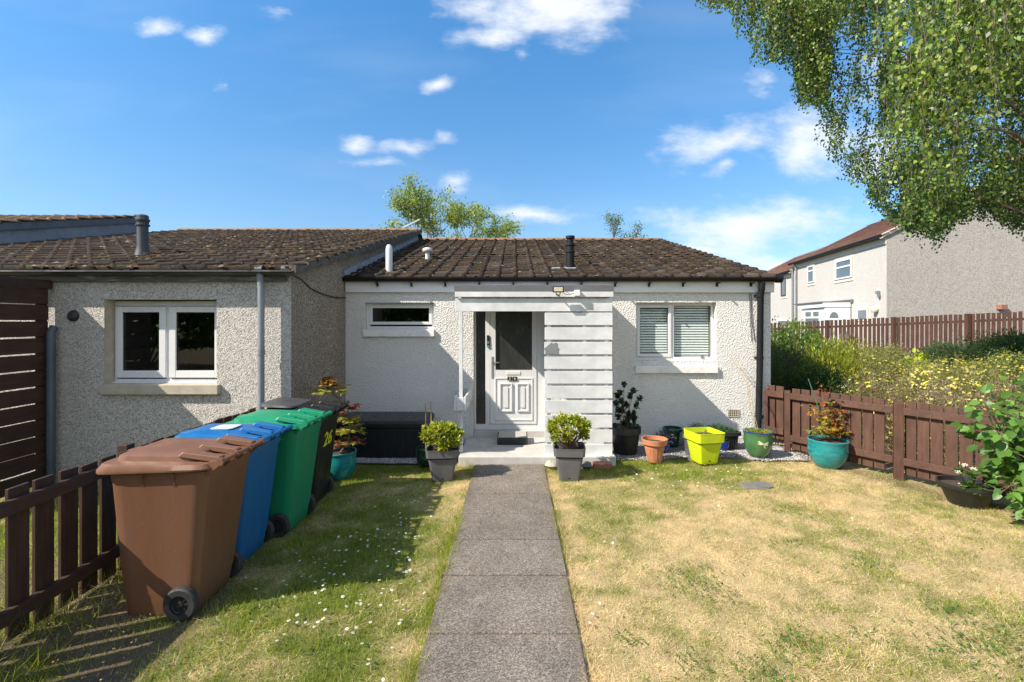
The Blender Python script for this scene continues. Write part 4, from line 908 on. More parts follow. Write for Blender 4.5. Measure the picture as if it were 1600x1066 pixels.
def far_house(label, t0, t1, ez, gable, seed, ndepth=8.2):
    h = thing('two_storey_house', label, 'house', (FC.x+D1.x*(t0+t1)/2, FC.y+D1.y*(t0+t1)/2, .4))
    a = FC+D1*t0; b = FC+D1*t1; c_ = b+G1*ndepth; d = a+G1*ndepth
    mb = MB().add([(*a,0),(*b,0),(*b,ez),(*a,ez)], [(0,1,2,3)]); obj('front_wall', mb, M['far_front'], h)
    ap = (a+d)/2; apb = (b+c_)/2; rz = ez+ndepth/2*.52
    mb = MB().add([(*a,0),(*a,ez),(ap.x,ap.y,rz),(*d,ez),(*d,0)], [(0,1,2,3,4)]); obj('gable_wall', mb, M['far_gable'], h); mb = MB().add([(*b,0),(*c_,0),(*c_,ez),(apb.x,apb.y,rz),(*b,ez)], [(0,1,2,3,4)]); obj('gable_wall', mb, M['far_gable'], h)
    # roof slabs with tile courses
    r = np.random.default_rng(seed); out = -G1*.25; V = []; F = []; CC = []
    s = .52; L = ndepth/2+.25; ny = 15; Lx = (b-a).length+.3; nx = int(Lx/.33); st = a-D1*.15
    for side in (0, 1):
        o_ = (a-D1*.15 - G1*.25) if side == 0 else (d-D1*.15+G1*.25); dg = G1 if side == 0 else -G1
        for j_ in range(ny):
            for i_ in range(nx):
                col_ = np.array([(.30,.15,.10), (.26,.13,.09), (.34,.175,.12), (.22,.115,.085)][r.integers(4)])*r.uniform(.8, 1.2)
                for (uu0, uu1, hh) in ((0, .65, 0), (.65, 1, .035)):
                    b0 = len(V)
                    for (ss, lift) in ((j_*L/ny, .03+hh), ((j_+1)*L/ny, .0+hh)):
                        for q_ in (uu0, uu1):
                            p = o_+D1*((i_+q_)*Lx/nx)+dg*ss; V.append((p.x, p.y, ez-.25*s+s*ss+lift+.03)); CC.append(col_)
                    F.append([b0, b0+1, b0+3, b0+2])
    rf_ = fast('roof', V, F, M['tile_red'], np.array(CC), parent=h)
    a_, b_ = a-G1*.2, b-G1*.2; c2_, d2_ = c_+G1*.2, d+G1*.2; ze_ = ez-.2*.52-.01
    um = MB().add([(*a_,ze_),(*b_,ze_),(apb.x,apb.y,rz-.01),(ap.x,ap.y,rz-.01),(*d2_,ze_),(*c2_,ze_)], [(0,1,2,3),(3,2,5,4)]); obj('roof_underlay', um, M['far_wood'], rf_)
    gt = MB(); p0 = a-G1*.28-D1*.1; p1 = b-G1*.28+D1*.0; gt.tube([(*p0, ez-.10), (*p1, ez-.10)], .07, 8); obj('gutter', gt, M['gutter_black'], h)
    vb_ = MB(); a2 = a-D1*.06; ap2 = ap-D1*.06; d2 = d-D1*.06
    vb_.beam((*(a2-G1*.3), ez-.16), (ap2.x, ap2.y, rz-.0), .05, .16); vb_.beam((ap2.x, ap2.y, rz-.0), (*(d2+G1*.3), ez-.16), .05, .16); obj('verge_board', vb_, M['band'], h)
    fm_ = MB(); n3 = -G1*.02; fm_.beam((*(a+n3), ez-.30), (*(b+n3), ez-.30), .04, .26); obj('fascia', fm_, M['band'], h)
    return h
ez = 1.9+139*20/755-.02
t240 = (15.4-.5775*20)/(.5775*1-.192); 
h1 = far_house('two-storey house with red tiled roof, white porch and a blank grey gable facing us', 0, 10.0*1.018, ez, True, 1)
h2 = far_house('farther two-storey house of the terrace with a maroon-framed upstairs window', 10.25, 22, ez-.42, False, 2)
def fwin(h, px0, px1, py0, py1, mat='upvc', ref=None, split=None, sur=.10):
    ref = ref or px1; z1, z0 = zc(ref, py0), zc(ref, py1)
    mb = MB(); frect(mb, px0-1.2, px1+.6, z0-.16, z1+.12, 0, .03); f_ = obj('window', mb, M['band'], h)
    g_ = MB(); frect(g_, px0, px1, z0, z1, .031, .045); obj('pane_glass', g_, M['far_glass'], f_)
    fr = MB(); w_ = (px1-px0)
    t_ = .07
    frect(fr, px0, px1, z0, z0+t_, .046, .07); frect(fr, px0, px1, z1-t_, z1, .046, .07); frect(fr, px0, px0+w_*.1, z0+t_, z1-t_, .046, .07); frect(fr, px1-w_*.08, px1, z0+t_, z1-t_, .046, .07)
    if split: zz = z0+(z1-z0)*split; frect(fr, px0+w_*.1, px1-w_*.08, zz-.04, zz+.04, .046, .07)
    obj('frame', fr, M[mat], f_); return f_
M['far_glass'] = plain('reflecting_glass', (.10,.13,.16), .06, .2, 1.5, spec=.9)
fwin(h1, 1305.5, 1333, 402, 433, split=.62); fwin(h1, 1263, 1273, 414, 441, split=.7)
fwin(h1, 1340.5, 1358, 482, 502)
fwin(h2, 1221.5, 1229, 434, 462, mat='maroon'); fwin(h2, 1215, 1236, 500, 512, mat='upvc')
# porch
pm = MB(); zt = zc(1330, 474); frect(pm, 1254, 1334, .4, zt-.25, .0, .02)
n3 = Vector((-D1.y, D1.x))
pf = obj('porch', frect(MB(), 1286, 1331, zc(1331,480)-.0, zc(1331,476)+.10, .05, 1.25), M['upvc'], h1)
obj('porch_wall', frect(MB(), 1290, 1331, .3, zc(1331,481), .06, 1.15), M['upvc'], pf)
a0 = fpt(1254, 0); b0_ = fpt(1331, 0)
zA = zc(1331, 477)+.10
obj('porch_roof', frect(MB(), 1282, 1331, zc(1331,476)+.105, zc(1331,476)+.16, .03, 1.32), M['felt'], pf)
obj('porch_flashing', frect(MB(), 1300, 1334, zc(1331,473), zc(1331,468), .02, .06), M['felt'], pf)
def frect2(mb, px0, px1, z0, z1, off0, off1):
    a = fpt(px0, 0, off0); b = fpt(px1, 0, off0); n = Vector((-D1.y, D1.x, 0)); vs = [Vector((p.x,p.y,z))+n*o for z in (z0, z1) for p, o in ((a,0),(b,0),(b,off1-off0),(a,off1-off0))]
    return mb.add(vs, [(0,3,2,1),(4,5,6,7),(0,1,5,4),(1,2,6,5),(2,3,7,6),(3,0,4,7)])
zp = lambda py: fpt(1300, py, 1.16).z
dd = frect2(MB(), 1289, 1312, .6, zp(484), 1.155, 1.18); do_ = obj('porch_door', dd, M['upvc'], pf, bevel=.01)
arc = MB(); c3 = fpt(1303, 497, 1.19); pts = [c3+Vector((D1.x,D1.y,0))*math.cos(t)*.45+Vector((0,0,math.sin(t)*.28)) for t in np.linspace(0, math.pi, 9)]
arc.add(pts, [tuple(range(9))]); obj('fanlight', arc, M['far_glass'], pf)
for a_, b_ in ((1259, 1267), (1271, 1279)):
    g_ = frect2(MB(), a_, b_, zp(493), zp(486), 1.155, 1.175); obj('porch_window', g_, M['far_glass'], pf)
obj('porch_window', frect2(MB(), 1259, 1279, .6, zp(497), 1.155, 1.175), M['far_glass'], pf)
g_ = fpt(1366, 483.5, .12); gm_ = MB().lathe([(.001,-.15),(.10,-.12),(.16,-.03),(.16,.03),(.10,.12),(.001,.15)], g_, 14); obj('globe_lamp', gm_, M['cream_globe'], h1, smooth=True)
cm = fpt(1371, 457, .1); obj('camera_bracket', MB().box(cm.x-.06, cm.x+.06, cm.y-.06, cm.y+.06, cm.z-.06, cm.z+.06).box(cm.x-.03, cm.x+.03, cm.y-.1, cm.y, cm.z-.2, cm.z-.06), M['plaque'], h1)
for px in (1243.5, 1238): d_ = fpt(px, 0, .1); obj('downpipe', MB().tube([(d_.x,d_.y,.4),(d_.x,d_.y,ez-.3)], .05, 8), M['pipe_grey'], h1)
tb = (Vector((1560-804, 755)).normalized()); 
# flue box on the gable
gn = Vector((-G1.y, G1.x)); rr2 = Vector(((1562-804)/755, 1)); tt = FC.dot(gn)/rr2.dot(gn); gp = Vector((rr2.x*tt, tt, 1.9-(480-503)*tt/755))
obj('flue_terminal', MB().box(gp.x-.12, gp.x+.12, gp.y-.2, gp.y+.1, gp.z-.09, gp.z+.09), M['brick_red'], h1)
ar = MB(); ar.tube([(-5.5,26,5.0),(-5.5,26,7.25)], .03, 6); ar.tube([(-6.0,26,6.95),(-5.1,26,7.4)], .05, 6)
ao = obj('aerial', ar, M['paper'], None); tag(ao, 'pale television aerial poking above the neighbour ridge before the tree', 'aerial')

# ---------------------------------------------------------------- wheelie bins
def make_bin(label, c, name='wheelie_bin'):
    t = thing(name, label, 'bin', group='wheelie bins lined up along the lawn')
    bm = plain('bin_plastic', c, .40, .10, 4, .0008, 60, dirt=tuple(x*.5+.05 for x in c), dsc=4, damt=.7, spec=.45, stretch=(1,1,.3))
    nt_ = bm.node_tree; vv_ = coords(nt_, (1,1,1)); lk = nt_.nodes['Principled BSDF'].inputs['Base Color']; src = lk.links[0].from_socket
    nt_.links.new(mixc(nt_, ramp(nt_, noise(nt_, vv_, 60, 2, .5), [(.72, 0.0), (.76, .55)]), src, tuple(min(1, x+.22) for x in c)), lk)
    b = MB(); b.loft([(-.262,.17,-.205,.205,.0), (-.27,.19,-.212,.212,.02), (-.277,.206,-.222,.222,.13), (-.282,.214,-.227,.227,.16), (-.325,.300,-.270,.270,.88), (-.33,.308,-.275,.275,.90), (-.335,.315,-.280,.280,.96)], 56, 14)
    body = obj('body', b, bm, t, local=True, smooth=True)
    for y in (-1, 1):
        for x in (-.10, .10):
            gs_ = MB(); gs_.add([(x-.006,y*.262,.955),(x+.006,y*.262,.955),(x+.006,y*.300,.955),(x-.006,y*.300,.955),(x-.006,y*.266,.85),(x+.006,y*.266,.85)], [(0,1,2,3),(0,4,5,1),(1,5,2),(0,3,4),(3,2,5,4)])
            obj('rib', gs_, bm, body, local=True)
    l = MB(); l.loft([(-.405,.335,-.315,.315,(.955,.975)), (-.402,.338,-.318,.318,(.975,.985)), (-.372,.325,-.303,.303,(1.018,1.01)), (-.315,.20,-.245,.245,(1.024,1.016)), (-.305,.192,-.237,.237,(1.054,1.046)), (-.29,.18,-.225,.225,(1.061,1.053)), (-.20,.09,-.15,.15,(1.072,1.064)), (-.07,-.02,-.04,.04,(1.077,1.074))], 56, 11)
    lid = obj('lid', l, bm, t, local=True, smooth=True)
    obj('lid_grip', MB().box(-.372, -.335, -.05, .05, 1.01, 1.045), bm, lid, local=True, bevel=.004)
    for y in (-.2, .0, .2):
        k = MB(); k.add([(.10,y-.055,1.05),(.10,y+.055,1.05),(.37,y+.035,1.0),(.37,y-.035,1.0),(.13,y-.045,1.078),(.13,y+.045,1.078),(.36,y+.028,1.042),(.36,y-.028,1.042)], [(0,3,2,1),(4,5,6,7),(0,1,5,4),(1,2,6,5),(2,3,7,6),(3,0,4,7)])
        obj('hinge', k, bm, lid, local=True, bevel=.006)
    hb_ = MB(); hb_.tube([(.385,-.27,1.02),(.385,.27,1.02)], .014, 10)
    for y in (-.26, -.08, .08, .26): hb_.tube([(.385,y-.014,1.02),(.385,y+.014,1.02)], .024, 12); hb_.add([(.30,y-.012,.93),(.30,y+.012,.93),(.385,y+.012,1.0),(.385,y-.012,1.0),(.31,y-.012,1.02),(.31,y+.012,1.02),(.40,y+.012,1.035),(.40,y-.012,1.035)], [(0,3,2,1),(4,5,6,7),(0,1,5,4),(1,2,6,5),(2,3,7,6),(3,0,4,7)])
    obj('handle_bar', hb_, bm, t, local=True, smooth=True)
    obj('axle', MB().tube([(.135,-.25,.108),(.135,.25,.108)], .010, 8), M['steel'], t, local=True)
    for sgn in (-1, 1):
        w = MB(); w.lathe([(.060,-.024),(.096,-.026),(.106,-.017),(.108,0),(.106,.017),(.096,.026),(.060,.024)], (0,0,0), 28)
        R_ = Matrix.Translation((.135, sgn*.262, .108))@Matrix.Rotation(rad(90), 4, 'X'); w.xform(R_); wo_ = obj('wheel', w, M['tyre'], t, local=True, smooth=True)
        hbm = MB(); hbm.lathe([(.0,.016),(.016,.018),(.018,.006),(.055,.006),(.060,.014),(.063,.014),(.063,-.014),(.0,-.014)], (0,0,0), 24)
        for q_ in range(8): an = q_*math.pi/4; hbm.beam((.015*math.cos(an),.015*math.sin(an),.008), (.054*math.cos(an),.054*math.sin(an),.010), .007, .008)
        hbm.xform(R_ if sgn < 0 else R_@Matrix.Rotation(rad(180), 4, 'X')); obj('wheel_hub', hbm, M['rubber'], wo_, local=True, smooth=True)
    return t, lid, body
def place(t, x, y, rz, s=1.0): t.location = (x, y, float(ground_h(x, y))); t.rotation_euler = (0, 0, rad(rz)); t.scale = (s, s, s)
BX = -2.245
b1, lid1, _ = make_bin('brown wheelie bin, nearest of the row', (.185,.086,.048)); place(b1, BX-.02, 3.34, 1, .99)
b2, lid2, _ = make_bin('blue wheelie bin with a white sticker on its lid, next to the brown bin', (.006,.12,.33)); place(b2, BX-.06, 3.90, 0, .975)
obj('lid_label', MB().loft([(-.12,.06,-.08,.10,1.0745),(-.12,.06,-.08,.10,1.078)], 24, 10), M['paper'], lid2, local=True)
b3, lid3, _ = make_bin('green wheelie bin between the blue and black bins', (.006,.24,.115)); place(b3, BX+.03, 4.53, -2, .985)
b4, lid4, bd4 = make_bin('black wheelie bin with yellow 26 on its back, farthest of the row', (.012,.012,.013)); place(b4, BX+.0, 5.12, -1, .965)
tilt = math.atan2(.09, .665)
Mx = Matrix.Translation((.289, -.02, .70))@Matrix.Rotation(tilt+.03, 4, 'Y')@FACE_X
tm = text_mb('26', .215, Mx, .002); 
obj('house_number', tm, M['yellow'], bd4, local=True)
lst = MB().loft([(-.36,.02,-.25,.25,(1.085,1.07)), (-.355,.01,-.24,.24,(1.115,1.085))], 32, 8); obj('lid_flap', lst, plain('grey_lid', (.055,.055,.06), .4, .15, 5), lid4, local=True, smooth=True)

# ---------------------------------------------------------------- foliage generators
def leaves(P0, D, Nn, L, Wd, col, shape='kite', fold=.25, r=None):
    """P0 (n,3) base points; D direction; Nn normal"""
    n = len(P0); D = D/np.linalg.norm(D, axis=1, keepdims=True); S = np.cross(D, Nn); S /= np.linalg.norm(S, axis=1, keepdims=True)+1e-9; Nn = np.cross(S, D)
    L = np.broadcast_to(np.asarray(L), (n,))[:, None]; Wd = np.broadcast_to(np.asarray(Wd), (n,))[:, None]
    if shape == 'kite':
        V = np.stack([P0, P0+D*L*.42+S*Wd*.5+Nn*Wd*fold*.5, P0+D*L, P0+D*L*.42-S*Wd*.5+Nn*Wd*fold*.5], 1); F = np.arange(n*4).reshape(-1, 4); k = 4
    else:
        droop = -Nn*L*.12
        V = np.stack([P0, P0+D*L*.22+S*Wd*.46+Nn*Wd*fold*.4, P0+D*L*.62+S*Wd*.40+Nn*Wd*fold*.3+droop*.5, P0+D*L+droop,
                      P0+D*L*.62-S*Wd*.40+Nn*Wd*fold*.3+droop*.5, P0+D*L*.22-S*Wd*.46+Nn*Wd*fold*.4], 1)
        b = np.arange(n)[:, None]*6; F = np.concatenate([b+np.array([[0,1,2,3]]), b+np.array([[0,3,4,5]])]); k = 6
    return V.reshape(-1, 3), F, np.repeat(col, k, 0)
def pick(cols, n, r, v=.2): c = np.array(cols)[r.integers(len(cols), size=n)]; return c*r.uniform(1-v, 1+v, (n, 1))
def unit(r, n): a = r.normal(size=(n, 3)); return a/np.linalg.norm(a, axis=1, keepdims=True)
def shrub(label, cat, c, R, n, size, cols, seed, flowers=None, name='shrub', stems=12, up=.3, lump=.25, shape='kite', wr=.5, shell=.45, mat='leaf', parent=None, stem_mat='stem', sx=None, group=None):
    r = np.random.default_rng(seed); c = np.array(c, float); R = np.array(R, float)
    t = parent or thing(name, label, cat, tuple(c), group=group)
    d = unit(r, n); d[:, 2] = np.where(d[:, 2] < -.25, -d[:, 2], d[:, 2])
    ph = r.uniform(0, 6, 8); az = np.arctan2(d[:,1], d[:,0])
    lumpv = 1+lump*(np.sin(az*3+ph[0])*np.cos(d[:,2]*5+ph[1])+.7*np.sin(az*7+ph[2]+d[:,2]*6)+.5*np.sin(az*13+d[:,2]*11+ph[3]))/1.6
    rad_ = (shell+(1-shell)*r.random(n)**.5)*lumpv
    p = c+d*R*rad_[:, None]; p[:, 2] = np.maximum(p[:, 2], c[2]-.02+.0*rad_)
    dr_ = d*.8+unit(r, n)*.7+np.array([0,0,up]); V, F, cc = leaves(p, dr_, unit(r, n)+np.array([0,0,.8]), size*r.uniform(.7, 1.3, n), size*wr*r.uniform(.8, 1.2, n), pick(cols, n, r, .25), shape)
    fast('foliage', V, F, M[mat], cc, parent=t)
    if stems:
        sb_ = MB(); base = Vector(c)+Vector((0,0,-.05)); base.z = min(base.z, sx if sx is not None else base.z)
        for k in range(stems):
            dd_ = d[k]; e = Vector(c+dd_*R*.85); m_ = base.lerp(e, .5)+Vector((0,0,.1*R[2])); sb_.tube([base+Vector((dd_[0]*.04*R[0], dd_[1]*.04*R[1], 0)), m_, e], [.012*max(1, R[0]), .008*max(1, R[0]), .003], 5)
        obj('stems', sb_, M[stem_mat], t)
    if flowers:
        nf, fs_, fc = flowers; d2 = unit(r, nf); d2[:, 2] = np.abs(d2[:, 2]); d2[:, 1] = np.where(r.random(nf) < .7, -np.abs(d2[:, 1]), d2[:, 1]); p2 = c+d2*R*1.03*(1+lump*.5*r.normal(0, .4, (nf, 1)))
        V, F, cc = leaves(p2, np.cross(d2, unit(r, nf)), d2+np.array([0,0,.5]), fs_*r.uniform(.7, 1.2, nf), fs_*r.uniform(.7, 1.2, nf), pick(fc, nf, r, .1)); o_ = fast('flowers', V, F, M['leaf'], cc, parent=t); o_['kind'] = 'stuff'
    return t
weeds()
G_DARK = [(.035,.065,.018), (.05,.095,.022), (.07,.125,.03)]; G_MID = [(.085,.165,.025), (.13,.22,.035), (.17,.26,.045)]
G_YEL = [(.25,.31,.03), (.34,.37,.04), (.17,.23,.03), (.40,.36,.07)]; G_GREY = [(.26,.30,.09), (.20,.25,.06), (.33,.33,.12), (.25,.18,.09)]
def gz(x, y): return float(ground_h(x, y))
def bank(label, px, py_top, Y, rx, ry, n, size, cols, seed, cat='shrub', **k):
    x = (px-804)*Y/755; zt = 1.9-(py_top-503)*Y/755; g = gz(x, Y); return shrub(label, cat, (x, Y, g), (rx, ry, zt-g), n, size, cols, seed, **k)
bank('tall glossy green hedge bush topmost behind the bungalow corner', 1238, 514, 11.5, 1.0, .8, 12000, .07, G_MID, 31, mat='leaf_glossy')
bank('brown twiggy bush with reddish dead leaves between the hedge bush and dark conifer', 1236, 541, 9.9, .62, .5, 6000, .05, [(.12,.075,.05), (.17,.11,.07), (.08,.09,.03)], 32)
bank('dark green conifer bush right against the bungalow corner', 1228, 560, 8.7, .75, .55, 16000, .05, G_DARK, 33, wr=.25)
bank('dark green low bush behind the first fence posts', 1288, 575, 8.2, .5, .4, 9000, .045, G_DARK, 34)
bank('tall yellow-green willowy bush with bare red stems at its foot', 1300, 541, 9.3, .68, .5, 6500, .10, G_YEL, 35, wr=.2, up=.9, stems=26)
bank('grey-green potentilla mound with scattered yellow flowers beside the yellow-green bush', 1372, 548, 9.2, .80, .6, 15000, .035, G_GREY, 36, flowers=(160, .05, [(.75,.65,.10)]))
bank('brownish twiggy mound just over the low fence between its posts', 1368, 585, 7.4, .62, .45, 12000, .032, [(.30,.24,.13), (.21,.23,.07), (.33,.25,.15)], 37, flowers=(140, .045, [(.75,.66,.12)]))
bank('bright lime leafy plant in the middle of the bank', 1434, 558, 9.8, .30, .25, 900, .10, [(.35,.42,.03), (.42,.45,.05)], 38, wr=.7, shape='round', stems=6)
bank('round mid-green bush against the tall picket fence', 1480, 538, 12.8, .80, .5, 8000, .06, [(.10,.15,.06), (.13,.19,.07)], 39)
bank('green bush in front of the tall fence left of the round bush', 1385, 544, 12.6, .75, .5, 7000, .05, G_GREY, 48)
bank('sparse yellow-green bush in front of the tall fence near the hedge bush', 1320, 536, 12.0, .7, .5, 4500, .07, G_YEL, 49, wr=.3)
bank('wide potentilla bush covered in yellow flowers over the low fence', 1490, 566, 8.2, 1.0, .6, 24000, .03, [(.24,.29,.08), (.32,.34,.10), (.30,.23,.12)], 40, flowers=(620, .05, [(.80,.70,.08), (.85,.78,.25)]))
bank('right-hand potentilla bush with yellow flowers beneath the birch', 1592, 556, 8.6, 1.0, .7, 20000, .034, [(.24,.29,.08), (.32,.34,.10)], 41, flowers=(560, .05, [(.80,.70,.08), (.85,.78,.25)]))
bank('pinkish dry twiggy bush low behind the fence below the yellow flowers', 1450, 597, 7.0, .75, .4, 12000, .03, [(.33,.25,.17), (.40,.30,.21), (.20,.21,.08)], 42)
bank('dry brown mound behind the fence at the right edge', 1560, 592, 6.4, .85, .4, 12000, .035, [(.30,.23,.14), (.20,.24,.08), (.35,.27,.16)], 43, flowers=(160, .045, [(.78,.68,.12)]))
bank('dark green spreading shrub under the birch by the tall fence', 1585, 522, 12.6, 1.5, .7, 16000, .06, G_DARK, 44)
bank('olive bush between the yellow-flowered bush and the tall fence', 1530, 548, 10.8, 1.1, .6, 12000, .05, [(.14,.19,.05), (.22,.25,.07)], 45, flowers=(160, .055, [(.8,.7,.1)]))
bank('low olive bush in the middle of the bank beneath the lime plant', 1420, 572, 9.0, .8, .5, 12000, .04, G_GREY, 46, flowers=(180, .05, [(.8,.7,.1)]))

# garden at right edge: big heart-leaved shrub
def leafy_branchy(label, base, tips, nleaf, L, cols, seed, name='shrub', cat='shrub', shape='round', wr=.8, r0=.014, spread=.13, mat='leaf_glossy', blossoms=None, soil_z=None):
    r = np.random.default_rng(seed); t = thing(name, label, cat, tuple(base)); sb_ = MB(); Pp = []; Dd = []
    for tp in tips:
        tp = Vector(tp); b_ = Vector(base); mid = b_.lerp(tp, .55)+Vector((0,0,.12)); pts = [b_, b_.lerp(mid, .5)+Vector((0,0,.05)), mid, mid.lerp(tp, .6), tp]
        sb_.tube(pts, [r0, r0*.8, r0*.6, r0*.4, r0*.25], 6)
        for k in range(nleaf):
            s_ = r.uniform(.35, 1.0)*4; i0 = min(3, int(s_)); q_ = pts[i0].lerp(pts[i0+1], s_-i0); off = r.normal(0, 1, 3); off /= np.linalg.norm(off); o_ = Vector(off*spread*r.uniform(.2, 1.0))
            e = q_+o_; sb_.tube([q_, e], [.0025, .0015], 4, cap=False); Pp.append(tuple(e)); Dd.append((off[0], off[1]-.25, off[2]*.5-.35))
    Pp = np.array(Pp); Dd = np.array(Dd)+unit(r, len(Pp))*.35; n = len(Pp)
    V, F, cc = leaves(Pp, Dd, unit(r, n)*.45+np.array([-.25,-.45,.85]), L*r.uniform(.65, 1.2, n), L*wr*r.uniform(.65, 1.1, n), pick(cols, n, r, .2), shape, .2)
    fast('foliage', V, F, M[mat], cc, parent=t); obj('stems', sb_, M['stem'], t)
    if blossoms:
        V2 = []; F2 = []; C2 = []
        for bp in blossoms:
            k = 60; pp_ = np.array(bp)+unit(r, k)*np.array([.045,.045,.022]); V_, F_, c_ = leaves(pp_, unit(r, k), unit(r, k)+[0,0,1], .016, .016, pick([(.70,.72,.50), (.80,.80,.66)], k, r, .1)); F2.append(F_+len(V2)*240 if False else F_+sum(len(v_) for v_ in V2)); V2.append(V_); C2.append(c_)
        fast('blossom', np.concatenate(V2), np.concatenate(F2), M['leaf'], np.concatenate(C2), parent=t)
    return t
Yh = 4.45
hy = lambda px, py, dy=0: P(px+16, py, Yh+dy)
leafy_branchy('large bright green heart-leaved shrub at the right edge in front of the low fence', (5.0, 4.6, .0),
    [hy(1518,622), hy(1545,640,.2), hy(1510,660,.1), hy(1560,600,.2), hy(1585,590), hy(1520,685,.1), hy(1545,705), hy(1575,640,-.2), hy(1600,660), hy(1560,760,-.1), hy(1590,790), hy(1620,620), hy(1600,720,-.3), hy(1640,700), hy(1575,690,.1), hy(1595,605,.3), hy(1538,668,-.1), hy(1610,570)],
    34, .100, [(.08,.18,.028), (.105,.225,.035), (.14,.27,.05), (.06,.14,.022)], 51, spread=.15, name='leafy_shrub')
leafy_branchy('pale-budded stem at the top right edge beside the heart-leaved shrub', (5.1, 4.75, .0), [hy(1592,532,.1), hy(1600,552), hy(1610,540)], 7, .06, [(.12,.22,.05)], 52, blossoms=[tuple(hy(1597,529)), tuple(hy(1600,545))], name='leafy_shrub')

# ---------------------------------------------------------------- pots
POTG = None
def round_pot(label, px, py_bot, py_top, rpx, mat, prof, Y=None, name='plant_pot', cat='plant pot', soil=.86, seg=36, z0=.03, x=None):
    Y = Y or 755*(1.9-z0)/(py_bot-503); X_ = (px-804)*Y/755 if x is None else x; R = rpx*Y/755; Hh = (py_bot-py_top)*Y/755
    t = thing(name, label, cat, (X_, Y, z0)); mb = MB(); outer = [(a*R, b*Hh) for a, b in prof]; inner = [(outer[-1][0]-.014, outer[-1][1]-.002), (outer[-1][0]-.018, soil*Hh)]
    mb.lathe([(0.001, .0)]+outer+inner, (X_, Y, z0), seg); po_ = obj('pot', mb, M[mat], t, smooth=True)
    rs = inner[-1][0]; sm_ = MB(); sm_.lathe([(.001, soil*Hh+.012), (rs*.5, soil*Hh+.008), (rs+.002, soil*Hh-.004)], (X_, Y, z0), 20); obj('soil', sm_, M['soil'], t, smooth=True)
    return t, Vector((X_, Y, z0+soil*Hh)), R, Hh, po_
def square_planter(label, px, py_bot, py_top, wpx, mat, wbot=.62, Y=None, name='planter', z0=.0, rimh=.24, groove='band_dark', rot=0, gsize=.05):
    Y = Y or 755*(1.9-z0)/(py_bot-503); X_ = (px-804)*Y/755; R = wpx/2*Y/755; Hh = (py_bot-py_top)*Y/755
    t = thing(name, label, 'planter', (X_, Y, z0), (0,0,rad(rot))); s2 = 1.0; q = 10; g0 = 1-rimh-gsize; wa = lambda h_: wbot+(.93-wbot)*h_
    mb = MB(); mb.loft([(-R*a, R*a, -R*a, R*a, Hh*b) for a, b in ((wbot-.02,0),(wbot,.015),(wbot+.01,.12),(wbot-.0+.012,.125),(wa(g0),g0),(wa(g0),g0+.001))], 40, q, caps=(True, False)); obj('planter_body', mb, M[mat], t, local=True, smooth=True)
    mb = MB(); mb.loft([(-R*a, R*a, -R*a, R*a, Hh*b) for a, b in ((wa(g0)*.97,g0),(wa(g0)*.97,1-rimh))], 40, q, caps=(False, False)); obj('groove', mb, M[groove], t, local=True)
    mb = MB(); mb.loft([(-R*a, R*a, -R*a, R*a, Hh*b) for a, b in ((.90,1-rimh),(.95,1-rimh+.005),(.985,.985),(1,.99),(1,1),(.93,1),(.90,.80))], 40, q, caps=(False, False)); obj('rim', mb, M[mat], t, local=True, smooth=True)
    mb = MB(); mb.loft([(-R*.9, R*.9, -R*.9, R*.9, Hh*.84), (-R*.3, R*.3, -R*.3, R*.3, Hh*.86)], 24, q, caps=(False, True)); obj('soil', mb, M['soil'], t, local=True)
    dh = MB().loft([(-.022,.022,-R*wbot-.004,-R*wbot+.02,Hh*.085),(-.022,.022,-R*wbot-.004,-R*wbot+.02,Hh*.115)], 12, 3); obj('drain_hole', dh, M['black_paint'], t, local=True)
    return t, Vector((X_, Y, z0+Hh*.86)), R, Hh
def potted_bush(t, c, tips, seed, cols, L=.045, n=26, W_=.42):
    """branching stems with rosettes of leaves at the tips; c soil centre (world)"""
    r = np.random.default_rng(seed); sb_ = MB(); Pp = []; Dd = []
    for tp in tips:
        tp = Vector(tp); m_ = c.lerp(tp, .5)+Vector((r.normal(0, .012), r.normal(0, .012), .0)); sb_.tube([c+Vector((r.normal(0,.012), r.normal(0,.012), -.01)), m_, tp], [.006, .0045, .003], 6)
        ax = (tp-m_).normalized()
        for k in range(n):
            d = Vector(unit(r, 1)[0])+ax*.9; p = tp+Vector(unit(r, 1)[0])*.018-ax*r.uniform(0, .05); Pp.append(tuple(p)); Dd.append(tuple(d))
    Pp = np.array(Pp); Dd = np.array(Dd); k = len(Pp); V, F, cc = leaves(Pp, Dd, unit(r, k)*.6+[0,0,1], L*r.uniform(.6, 1.2, k), L*W_*r.uniform(.8, 1.2, k), pick(cols, k, r, .2), 'round', .25)
    o_ = fast('foliage', V, F, M['leaf_glossy'], cc, parent=t); o2 = obj('stems', sb_, M['stem'], t)
    for o3 in (o_, o2): pass
def dome_tips(c, R, Hh, n, seed, z0=.25, lump=.2):
    r = np.random.default_rng(seed); out = []
    for k in range(n):
        a = k*2.39996; q = math.sqrt((k+.5)/n); rr_ = R*q; zz = z0+(Hh-z0)*math.sqrt(max(0, 1-q*q*.92)); j = 1+r.normal(0, lump*.4)
        out.append((c.x+rr_*math.cos(a)*j, c.y+rr_*math.sin(a)*j, c.z+zz*j))
    # second, lower ring
    for k in range(n//2):
        a = r.uniform(0, 6.28); out.append((c.x+R*.8*math.cos(a), c.y+R*.8*math.sin(a), c.z+z0*r.uniform(.7, 1.5)))
    return out
YG = [(.30,.36,.03), (.40,.42,.04), (.20,.29,.03), (.46,.42,.06), (.14,.22,.03)]
t, c, R, Hh = square_planter('grey square planter with a dense yellow-green shrub, left of the path end', 692, 748, 698, 52, 'grey_plastic', rot=6)
